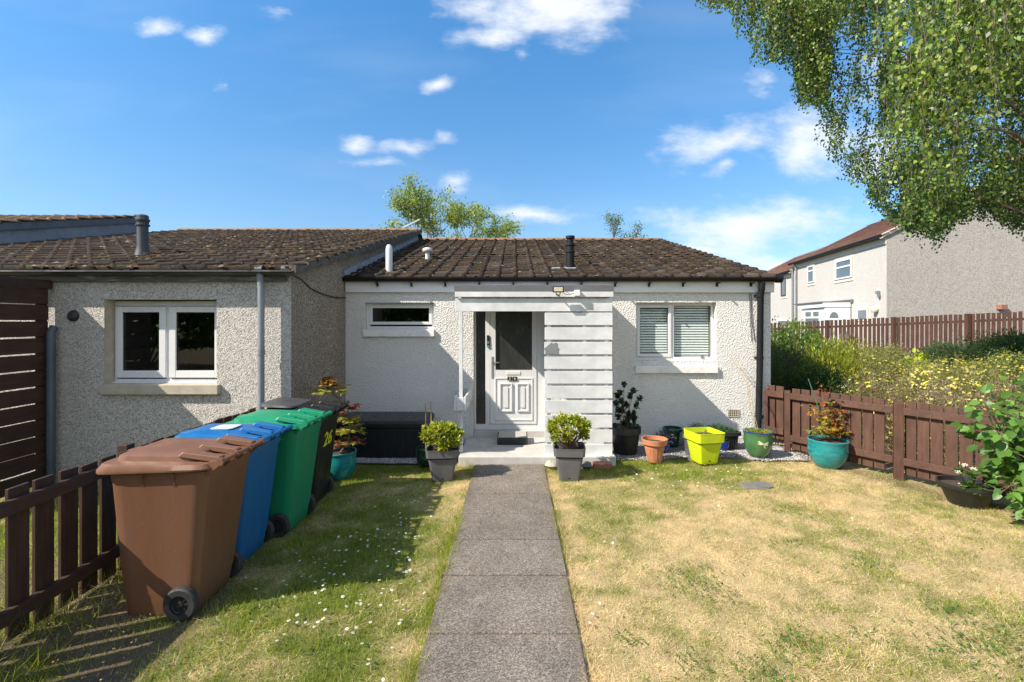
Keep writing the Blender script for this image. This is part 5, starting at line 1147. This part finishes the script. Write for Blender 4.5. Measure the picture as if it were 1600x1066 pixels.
potted_bush(t, Vector((0,0,Hh*.86)) if False else c, dome_tips(c, .245, .32, 40, 1, .12), 61, YG, .056, 34)
# the planter empties are rotated: cancel for world-built parts
def unrot(t):
    for ch in t.children:
        if ch.name.split('.')[0] in ('foliage', 'stems'):
            l_ = ch.location.copy(); R_ = Matrix.Rotation(-t.rotation_euler.z, 4, 'Z'); ch.location = R_@l_; ch.rotation_euler = (0,0,-t.rotation_euler.z)
unrot(t)
t, c, R, Hh = square_planter('grey square planter with a bare-stemmed yellow-green shrub, in front of the slatted screen', 889, 748, 696, 50, 'grey_plastic', rot=-4)
potted_bush(t, c, dome_tips(c, .27, .40, 44, 2, .20, .1), 62, YG, .056, 32); unrot(t)
t, c, R, Hh = square_planter('bright lime green square planter, nearly empty, on the gravel', 1100, 721, 673, 48, 'lime', .64, z0=.03, rot=10, groove='lime', rimh=.30)
potted_bush(t, c, [(c.x+.02, c.y, c.z+.06), (c.x+.05, c.y, c.z+.04)], 63, G_MID, .03, 5); unrot(t)
classic = [(.60,0),(.62,.02),(.80,.78),(.84,.80),(.98,.82),(1,.86),(1,.98),(.97,1)]
belly = [(.50,0),(.56,.015),(.78,.2),(.93,.45),(.98,.65),(.95,.86),(.96,.90),(1.0,.94),(1.0,.98),(.96,1)]
t, c, R, Hh, _ = round_pot('terracotta flower pot with a flared rim on the gravel', 1022.5, 721, 685, 20, 'terracotta', [(.50,0),(.52,.02),(.60,.25),(.74,.62),(.76,.70),(.80,.72),(.95,.78),(.97,.9),(1,.94),(1,1)], soil=.82)
fl_ = MB(); 
for k in range(16): a = k*math.pi/8; fl_.beam((c.x+R*.55*math.cos(a), c.y+R*.55*math.sin(a), .05+.03), (c.x+R*.73*math.cos(a), c.y+R*.73*math.sin(a), .03+Hh*.62), .012, .010, up=(math.cos(a), math.sin(a), 0))
obj('fluting', fl_, M['terracotta'], t, bevel=.003)
t, c, R, Hh, _ = round_pot('large black plastic pot with a dark-leaved shrub beside the slatted screen', 977, 707, 666, 24, 'black_plastic', [(.72,0),(.74,.02),(.90,.70),(.93,.72),(1,.76),(1,1)], z0=.03, seg=40)
def dark_plant(t, c):
    r = np.random.default_rng(71); tips = [P(px, py, c.y+r.uniform(-.12, .12)) for px, py in ((975,600),(968,612),(985,618),(962,630),(978,632),(990,645),(965,650),(980,655),(995,632),(960,665),(985,668),(972,640),(992,655),(963,618),(990,610),(970,625),(982,645),(1000,622),(975,660),(988,650),(966,640),(994,668),(972,672))]
    potted_bush(t, c, tips, 72, [(.025,.055,.03), (.04,.08,.04), (.055,.10,.06), (.10,.15,.11)], .06, 34, .75)
dark_plant(t, c)
t, c, R, Hh, _ = round_pot('dark green glazed pot against the white wall behind the terracotta pot', 1050.5, 697, 668, 15, 'dkgreen_glaze', classic, z0=.03)
t, c, R, Hh, _ = round_pot('small dark blue pot of purple flowers behind the terracotta pot', 1037, 706, 688, 10, 'blue_glaze', belly, z0=.03)
shrub('', '', tuple(c), (.16, .12, .15), 260, .035, G_DARK+[(.10,.06,.20), (.14,.08,.30)], 73, parent=t, stems=6, wr=.4)
t, c, R, Hh, _ = round_pot('small grey-green pot half hidden behind the lime planter', 1078, 704, 674, 11, 'grey_plastic', classic, Y=6.85, z0=.03)
t, c, R, Hh, _ = round_pot('small bright blue glazed pot right of the lime planter', 1131, 704, 688, 8.5, 'blue_glaze', belly, z0=.03)
shrub('', '', tuple(c), (.06, .06, .05), 60, .03, G_MID, 74, parent=t, stems=4)
# trough
t = thing('trough_planter', 'long black ribbed trough planter of green plants behind the lime planter', 'planter', (2.95, 7.15, .03))
x0, x1 = P(1077,0,7.1).x, P(1153,0,7.1).x; mb = MB(); mb.loft([(x0+.05,x1-.05,7.02,7.28,.03), (x0+.02,x1-.02,6.99,7.31,.24), (x0-.01,x1+.01,6.96,7.33,.25), (x0-.01,x1+.01,6.96,7.33,.30), (x0+.01,x1-.01,6.98,7.31,.30), (x0+.02,x1-.02,7.0,7.3,.26)], 48, 9, caps=(True, True)); obj('trough', mb, M['black_plastic'], t, smooth=True)
rb_ = MB(); 
for x in np.arange(x0+.06, x1-.05, .03): rb_.beam((x, 7.012, .05), (x, 6.985, .235), .008, .012, up=(0,1,0))
obj('ribs', rb_, M['black_plastic'], t)
shrub('', '', (x0+.42, 7.13, .27), (.24, .12, .10), 1500, .03, [(.05,.12,.05), (.08,.17,.07)], 75, parent=t, stems=5, wr=.3)
shrub('', '', (x0+.14, 7.16, .27), (.12, .1, .12), 500, .03, [(.05,.10,.05), (.07,.13,.06)], 76, parent=t, stems=4, wr=.3)
# dragonfly pot
t, c, R, Hh, po_ = round_pot('green glazed pot with a blue rim and a cream dragonfly, below the downpipe', 1184.5, 714, 673, 21.5, 'green_glaze', belly, z0=.03, soil=.93)
rim = MB().lathe([(R*.97,Hh*.955),(R*1.015,Hh*.965),(R*1.02,Hh*.985),(R*.97,Hh*1.004),(R*.93,Hh*.99)], (c.x, c.y, .03), 36); obj('rim', rim, M['blue_glaze'], t, smooth=True)
em = MB(); 
def efl(ang, L_, w_, ox=0, oz=0):
    pts = []; 
    for k in range(8): q = 2*math.pi*k/8; pts.append((L_/2+L_/2*math.cos(q), w_/2*math.sin(q)))
    cs_, sn = math.cos(ang), math.sin(ang); out = []
    for (a_, b_) in pts:
        xx = ox+a_*cs_-b_*sn; zz = oz+a_*sn+b_*cs_; th_ = xx/(R*.95)-.12; zz2 = .03+Hh*.60+zz
        rl = R*np.interp((zz2-.03)/Hh, [.2,.45,.65,.86], [.78,.93,.98,.95])+.003; out.append((c.x+rl*math.sin(th_), c.y-rl*math.cos(th_), zz2))
    em.add(out, [tuple(range(8))])
for an, L_, w_ in ((.35,.075,.022), (-.15,.07,.02), (math.pi-.55,.075,.022), (math.pi-.05,.07,.02), (-1.05,.07,.010), (2.0,.015,.014)): efl(an, L_, w_)
obj('dragonfly_emblem', em, M['cream'], t)
shrub('', '', tuple(c), (.17, .17, .025), 900, .022, [(.22,.26,.04), (.30,.32,.06)], 77, parent=t, stems=0, shell=.1)
wv = MB()
for k in range(4): a_ = random.uniform(-.02,.02); wv.tube([(c.x+.0+a_, c.y, c.z), (c.x-.03+a_*2, c.y+.1, c.z+.3), (c.x-.02+a_, c.y+.25, c.z+.65), (c.x-.03+a_*3, 7.38, c.z+1.0)], .003, 5)
obj('climbing_stems', wv, M['bamboo'], t)
# teal acer pot
def acer(t, c, seed, hscale=1.0, cols=None, tips=None, n=26, L=.06):
    r = np.random.default_rng(seed); sb_ = MB(); Pp = []; Dd = []; Cc = []
    for (tp, cl_) in tips:
        tp = Vector(tp); m_ = c.lerp(tp, .5)+Vector((0,0,.03)); sb_.tube([c, m_, tp], [.005, .004, .002], 5)
        for k in range(n):
            s_ = r.uniform(.35, 1.05); q_ = c.lerp(m_, s_*2) if s_ < .5 else m_.lerp(tp, (s_-.5)*2); a_ = r.uniform(0, 6.28); q2 = q_+Vector((math.cos(a_), math.sin(a_), 0))*r.uniform(.01, .06)
            for f_ in (-.7, -.35, 0, .35, .7):
                Pp.append(tuple(q2)); Dd.append((math.cos(a_+f_), math.sin(a_+f_), -.25+r.normal(0, .2))); Cc.append(np.array(cl_[r.integers(len(cl_))])*r.uniform(.8, 1.2))
    k = len(Pp); V, F, cc = leaves(np.array(Pp), np.array(Dd), unit(r, k)*.3+[0,0,1], L*r.uniform(.6, 1.1, k), L*.24*np.ones(k), np.array(Cc), 'kite', .2)
    fast('foliage', V, F, M['leaf'], cc, parent=t); obj('stems', sb_, M['stem'], t)
ORG_ = [(.55,.22,.03), (.60,.36,.05), (.42,.12,.03)]; YLW = [(.50,.45,.07), (.38,.42,.06), (.55,.42,.10)]; RED = [(.30,.05,.05), (.22,.04,.05), (.38,.10,.06)]; GRN = [(.22,.30,.06), (.32,.36,.08)]
t, c, R, Hh, _ = round_pot('large turquoise glazed pot with an orange and yellow acer before the right fence', 1293.5, 730, 686, 28.5, 'teal', belly, z0=.0, soil=.93)
Ya = c.y
acer(t, c, 81, tips=[(P(1283,600,Ya),RED+ORG_), (P(1288,630,Ya),YLW+GRN), (P(1300,640,Ya+.1),YLW+ORG_), (P(1262,632,Ya),YLW+ORG_), (P(1318,640,Ya),GRN+RED), (P(1275,665,Ya-.1),GRN+YLW), (P(1310,662,Ya-.05),ORG_), (P(1298,668,Ya-.1),ORG_+YLW), (P(1322,672,Ya),ORG_+YLW), (P(1265,672,Ya),GRN), (P(1290,650,Ya-.05),YLW), (P(1305,625,Ya+.05),RED+YLW), (P(1330,650,Ya+.1),[(.05,.03,.04),(.12,.04,.06)])], n=30, L=.062)
obj('support_cane', MB().tube([c+Vector((.04,0,-.05)), P(1263,592,Ya)], .006, 8), M['cane'], t)
t, c, R, Hh, _ = round_pot('tall turquoise pot with a tiered red and yellow shrub behind the black bin', 531, 748, 704, 26, 'teal', belly, z0=.0, soil=.93)
Ya = c.y
def mahonia(t, c, tiers, seed):
    r = np.random.default_rng(seed); sb_ = MB(); Pp = []; Dd = []; Cc = []; prev = c
    for (px, py, R_, cl_) in tiers:
        q = P(px, py, Ya); sb_.tube([prev, q], [.010, .007], 6); prev = q
        for k in range(16):
            a_ = k*2.4+r.uniform(-.3, .3); L_ = R_*r.uniform(.65, 1.05); e = q+Vector((math.cos(a_)*L_, math.sin(a_)*L_, r.uniform(-.03, .05))); sb_.tube([q, e], [.003, .0015], 4, cap=False)
            for s_ in np.arange(.2, 1.01, .08):
                p_ = q.lerp(e, s_)
                for sg in (-1, 1): Pp.append(tuple(p_)); Dd.append((math.cos(a_+sg*1.0), math.sin(a_+sg*1.0), r.normal(-.05, .2))); Cc.append(np.array(cl_[r.integers(len(cl_))])*r.uniform(.75, 1.2))
    k = len(Pp); V, F, cc = leaves(np.array(Pp), np.array(Dd), unit(r, k)*.3+[0,0,1], .062*r.uniform(.7, 1.1, k), .026*np.ones(k), np.array(Cc), 'kite', .2)
    fast('foliage', V, F, M['leaf_glossy'], cc, parent=t); obj('stems', sb_, M['stem'], t)
mahonia(t, c, [(543,693,.20,ORG_[2:]+RED+GRN), (546,672,.19,GRN+YLW), (545,655,.18,GRN+YLW), (543,636,.19,RED+GRN[:1]), (516,610,.26,YLW+GRN), (514,600,.14,YLW+RED), (513,595,.06,YLW+RED)], 82)
t, c, R, Hh, _ = round_pot('dark green glazed pot tucked behind the left grey planter', 664, 727, 699, 15, 'dkgreen_glaze', belly, z0=.02)
for px in (665, 673.5):
    o_ = obj('garden_cane', MB().tube([P(px+.5, 712, 6.3), P(px, 630 if px < 670 else 627, 6.35)], .006, 8), M['bamboo'], t)
# black bowl
t, c, R, Hh, _ = round_pot('wide shallow black bowl planter at the foot of the right fence', 1512, 787, 754, 38, 'black_plastic', [(.62,0),(.64,.03),(.88,.72),(.92,.75),(.98,.8),(1,.86),(1,1)], z0=.0, soil=.80)
potted_bush(t, c, [P(1500,735,c.y), P(1520,742,c.y-.1), P(1535,735,c.y), P(1510,757,c.y-.15), P(1545,755,c.y-.1), P(1528,765,c.y-.2), P(1550,740,c.y)], 83, [(.08,.17,.03), (.11,.21,.04), (.06,.13,.025)], .075, 16, .75)
fp = MB(); r2 = np.random.default_rng(9); Vv = []; Ff = []; Cv = []; nb_ = 0
for (px, py) in ((1508,727),(1521,733),(1497,738),(1503,757)):
    q = P(px, py, c.y-.05); fp.tube([c, q], .003, 5); k = 50; V_, F_, c_ = leaves(np.array(q)+unit(r2, k)*np.array([.022,.022,.012]), unit(r2, k), unit(r2, k)+[0,0,1], .014, .014, pick([(.75,.76,.66)], k, r2, .1)); Ff.append(F_+nb_); nb_ += len(V_); Vv.append(V_); Cv.append(c_)
fast('flower_heads', np.concatenate(Vv), np.concatenate(Ff), M['leaf'], np.concatenate(Cv), parent=t); obj('flower_stalks', fp, M['cane'], t)
# manhole
c0 = P(1183, 760, 1434.5/(760-503)); mh = thing('manhole_cover', 'small weathered grey drain cover set in the lawn', 'drain cover', (c0.x, c0.y, 0))
g0 = gz(c0.x, c0.y); mb = MB().loft([(c0.x-.20,c0.x+.17,c0.y-.12,c0.y+.12,g0-.02),(c0.x-.20,c0.x+.17,c0.y-.12,c0.y+.12,g0+.017)], 20, 2.4); obj('collar', mb, M['manhole_frame'], mh, bevel=.004)
mb = MB().loft([(c0.x-.03,c0.x+.155,c0.y-.10,c0.y+.10,g0+.02),(c0.x-.03,c0.x+.155,c0.y-.10,c0.y+.10,g0+.022)], 20, 6); obj('cover', mb, M['iron'], mh)

# storage box
sx = thing('storage_box', 'black resin garden storage box against the white wall', 'storage box', (-1.8, 6.9, 0))
bx0, bx1, by0, by1 = -2.50, -1.235, 6.60, 7.36; mb = MB().box(bx0, bx1, by0, by1, .02, .47)
obj('box_body', mb, M['box_plastic'], sx, bevel=.01)
rb_ = MB()
for x in np.arange(bx0+.08, bx1-.05, .135): rb_.box(x, x+.115, by0-.008, by0, .07, .42)
obj('front_panels', rb_, M['box_plastic'], sx, bevel=.004)
lid_ = MB().loft([(bx0-.03,bx1+.03,by0-.035,by1+.01,.465),(bx0-.03,bx1+.03,by0-.035,by1+.01,.51),(bx0+.0,bx1-.0,by0+.01,by1-.02,.535),(bx0+.05,bx1-.05,by0+.06,by1-.06,.54)], 40, 14); obj('box_lid', lid_, M['box_plastic'], sx, smooth=True)

# ---------------------------------------------------------------- trees
OUT = [(1080,-60),(1092,8),(1120,5),(1150,20),(1160,55),(1185,95),(1215,92),(1240,100),(1248,160),(1268,165),(1290,175),(1292,235),(1305,245),(1322,272),(1352,285),(1360,315),(1378,340),(1410,350),(1420,372),(1437,350),(1465,384),(1490,350),(1530,330),(1560,345),(1605,368),(1660,380),(2300,420),(2300,-60)]
def inside(px, py, poly):
    c = np.zeros(px.shape, bool); j = len(poly)-1
    for i_ in range(len(poly)):
        xi, yi = poly[i_]; xj, yj_ = poly[j]; cond = ((yi > py) != (yj_ > py)) & (px < (xj-xi)*(py-yi)/(yj_-yi+1e-9)+xi); c ^= cond; j = i_
    return c
def birch():
    r = np.random.default_rng(101); t = thing('birch_tree', 'large weeping birch with bright hanging foliage overhead at upper right', 'tree', (10.6, 8.2, .5))
    tk = [Vector(p) for p in ((10.6,8.2,.4),(10.5,8.1,3),(10.2,8.0,6),(9.9,7.9,9),(9.8,7.8,11.5))]
    tb_ = MB(); tb_.tube(tk, [.26,.21,.16,.09,.03], 12)
    Pp = []; Dd = []; Cc = []; tw = MB()
    PAL = np.array([(.085,.165,.02), (.13,.225,.03), (.055,.11,.018), (.24,.33,.05), (.33,.39,.09)]); bb_ = MB()
    HOLES = [(1318,78,15),(1345,178,22),(1330,215,14),(1375,238,14),(1312,135,11),(1420,60,9),(1362,118,10),(1285,215,8),(1400,300,7)]
    def zone(ns, pxr, pyr, Yr, nstr, sp, Lr, bright, prob=1.0, shade_tone=1.0):
        k = 0; tries = 0
        while k < ns and tries < 4000:
            tries += 1; px, py, Yc = r.uniform(*pxr), r.uniform(*pyr), r.uniform(*Yr)
            if not inside(np.array([px]), np.array([max(py, -55.)]), OUT)[0]: continue
            k += 1; c_ = P(px, py, Yc); tn = shade_tone*r.uniform(.6, 1.3)
            if r.random() < .22:
                b_ = Vector((10.2, 8.0, min(10, max(3, c_.z-r.uniform(.2, 1.5))))); m_ = b_.lerp(c_, .55)+Vector((r.normal(0,.3),r.normal(0,.3),r.uniform(.3,.9))); bb_.tube([b_, m_, c_], [.04, .016, .004], 5, cap=False)
            for q in range(nstr):
                a, b, z0 = c_.x+r.normal(0, sp), c_.y+r.normal(0, sp), c_.z+r.normal(0, sp*.8); L_ = r.uniform(*Lr); n_ = int(L_/.018)
                if b < 3.6: continue
                sw_ = r.normal(0, .12, 2); u1 = np.linspace(0, 1, n_)
                xc = a+sw_[0]*u1**1.5; yc = b+sw_[1]*u1**1.5; zc_ = z0-L_*u1
                xx = xc+r.normal(0, .045, n_); yy_ = yc+r.normal(0, .045, n_); zz = zc_+r.normal(0, .02, n_)
                ppx = 804+xx/yy_*755; ppy = 503-(zz-1.9)/yy_*755; jx, jy = r.normal(0, 7, 2); ins = inside(ppx+jx, np.maximum(ppy+jy+1, -55), OUT)
                hole = np.zeros(n_, bool)
                for (hx_, hy_, hr) in HOLES: hole |= (((ppx-hx_)/hr)**2+((ppy-hy_)/(hr*1.2))**2 < r.uniform(.4, 1.1, n_))
                if hole.any() and r.random() < .85: continue
                if ins.mean() < .3: continue
                idx = np.where(ins)[0]; run = idx[0]
                for i_ in idx:
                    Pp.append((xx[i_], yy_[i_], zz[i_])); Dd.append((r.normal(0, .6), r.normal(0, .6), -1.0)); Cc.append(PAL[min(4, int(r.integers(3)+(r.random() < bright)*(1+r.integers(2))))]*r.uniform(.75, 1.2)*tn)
                if idx[0] <= 1:
                    e = idx[0]
                    while e+1 < n_ and ins[e+1]: e += 1
                    h_ = e//2; tw.tube([(xc[0], yc[0], zc_[0]), (xc[h_], yc[h_], zc_[h_]), (xc[e], yc[e], zc_[e])], [.0035, .0025, .0012], 3, cap=False)
    zone(60, (1085,1320), (-60,110), (7.6,9.0), 11, .24, (.35,.9), .7)
    zone(26, (1235,1330), (60,215), (7.8,9.2), 9, .20, (.35,.8), .7)
    zone(78, (1290,1620), (90,352), (9.2,12.0), 12, .25, (.3,.8), .15, .62); zone(62, (1310,1620), (225,356), (8.2,10.5), 13, .24, (.2,.6), .1, .62)  # lower and inner leaves coloured darker, painting in the crown's shade
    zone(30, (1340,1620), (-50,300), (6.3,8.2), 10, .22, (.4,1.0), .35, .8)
    zone(17, (1405,1625), (-60,170), (4.1,5.0), 10, .15, (.4,.95), .9)
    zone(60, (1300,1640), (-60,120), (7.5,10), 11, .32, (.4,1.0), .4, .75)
    zone(40, (1120,1900), (-420,-60), (6.5,10), 10, .45, (.5,1.2), .4)
    zone(26, (1640,2000), (-60,300), (5,9), 10, .45, (.5,1.2), .4)
    obj('trunk', tb_, M['birch_bark'], t, smooth=True); obj('branches', bb_, M['stem'], t)
    Pp = np.array(Pp); n = len(Pp); Dd = np.array(Dd)
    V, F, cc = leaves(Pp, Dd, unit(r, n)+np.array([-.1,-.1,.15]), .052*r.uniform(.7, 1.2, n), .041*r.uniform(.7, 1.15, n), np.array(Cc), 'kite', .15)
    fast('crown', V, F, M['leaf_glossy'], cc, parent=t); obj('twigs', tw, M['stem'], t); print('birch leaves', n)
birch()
def open_tree(label, base, H_, W_, seed, lobes, nl, size, cols, name='ash_tree', levels=4):
    r = random.Random(seed); rr_ = np.random.default_rng(seed); t = thing(name, label, 'tree', tuple(base)); tb_ = MB(); ends = []
    b = Vector(base); fork = b+Vector((0,0,H_*.42)); tb_.tube([b, fork], [.18, .13], 8)
    def grow(p, d, L_, rad_, lv):
        e = p+d*L_; tb_.tube([p, p.lerp(e, .5)+Vector((r.gauss(0,.03), r.gauss(0,.03), .02))*L_, e], [rad_, rad_*.8, rad_*.55], 5, cap=False)
        if lv <= 1: ends.append(p.lerp(e, .45)); ends.append(p.lerp(e, .75)); ends.append(e)
        if lv == 0: return
        for k in range(r.choice((2, 3, 3))):
            nd = (d+Vector((r.gauss(0,.42), r.gauss(0,.42), r.gauss(.08,.25)))).normalized(); grow(e, nd, L_*r.uniform(.62, .85), rad_*.55, lv-1)
    for (dx, dy, dz, L_) in lobes: grow(fork, Vector((dx,dy,dz)).normalized(), L_, .08, levels)
    Pp = []; 
    for e in ends:
        for k in range(nl): Pp.append(np.array(e)+rr_.normal(0, .17, 3)*np.array([1,1,.75]))
    Pp = np.array(Pp); n = len(Pp); V, F, cc = leaves(Pp, unit(rr_, n)+[0,0,-.3], unit(rr_, n)+[0,0,.8], size*rr_.uniform(.6, 1.2, n), size*.45*rr_.uniform(.7, 1.2, n), pick(cols, n, rr_, .25))
    fast('crown', V, F, M['leaf'], cc, parent=t); obj('trunk', tb_, M['bark'], t); print(label, n)
    print('  top', Pp[:,2].max(), 'x', Pp[:,0].min(), Pp[:,0].max(), 'px', (804+Pp[:,0]/Pp[:,1]*755).min(), (804+Pp[:,0]/Pp[:,1]*755).max(), 'py', (503-(Pp[:,2]-1.9)/Pp[:,1]*755).min())
FR = [(.22,.30,.06), (.28,.35,.08), (.17,.25,.05), (.34,.38,.12)]
open_tree('airy yellow-green ash tree behind the bungalow ridge', (-4.4, 27, 0), 9, 5, 5, [(-.5,.1,.8,1.7), (.05,0,1,2.0), (.5,-.1,.8,1.7), (.9,.1,.6,1.7), (-.15,.3,1,1.9)], 11, .17, FR)
open_tree('small sparse tree top showing above the right end of the bungalow ridge', (6.2, 29, 1.3), 7.0, 2, 8, [(-.12,0,1,1.5), (.5,.1,.7,1.3)], 12, .13, [(.10,.17,.06), (.14,.21,.08)], levels=3)
open_tree('tiny tree tip just above the neighbour ridge', (-8.9, 30, 0), 6.0, 2, 9, [(0,0,1,1.2)], 8, .13, FR, levels=2)
# behind the photographer (what the window glass reflects)
for (x, y, s_, lb_) in ((-15, -8, 3.6, 'broad dark tree behind the camera, farthest left'), (1.5, -16, 3.8, 'broad dark tree behind the camera, middle'), (9, -13, 3.2, 'broad dark tree behind the camera, right'), (-7.5, -15, 3.6, 'broad dark tree behind the camera, left of the middle one')):
    shrub(lb_, 'tree', (x, y, 1.0), (s_*1.1, s_*.7, s_*1.1), 9000, .32, G_DARK+G_MID, int(200+x), name='broadleaf_tree', stems=8, sx=0)
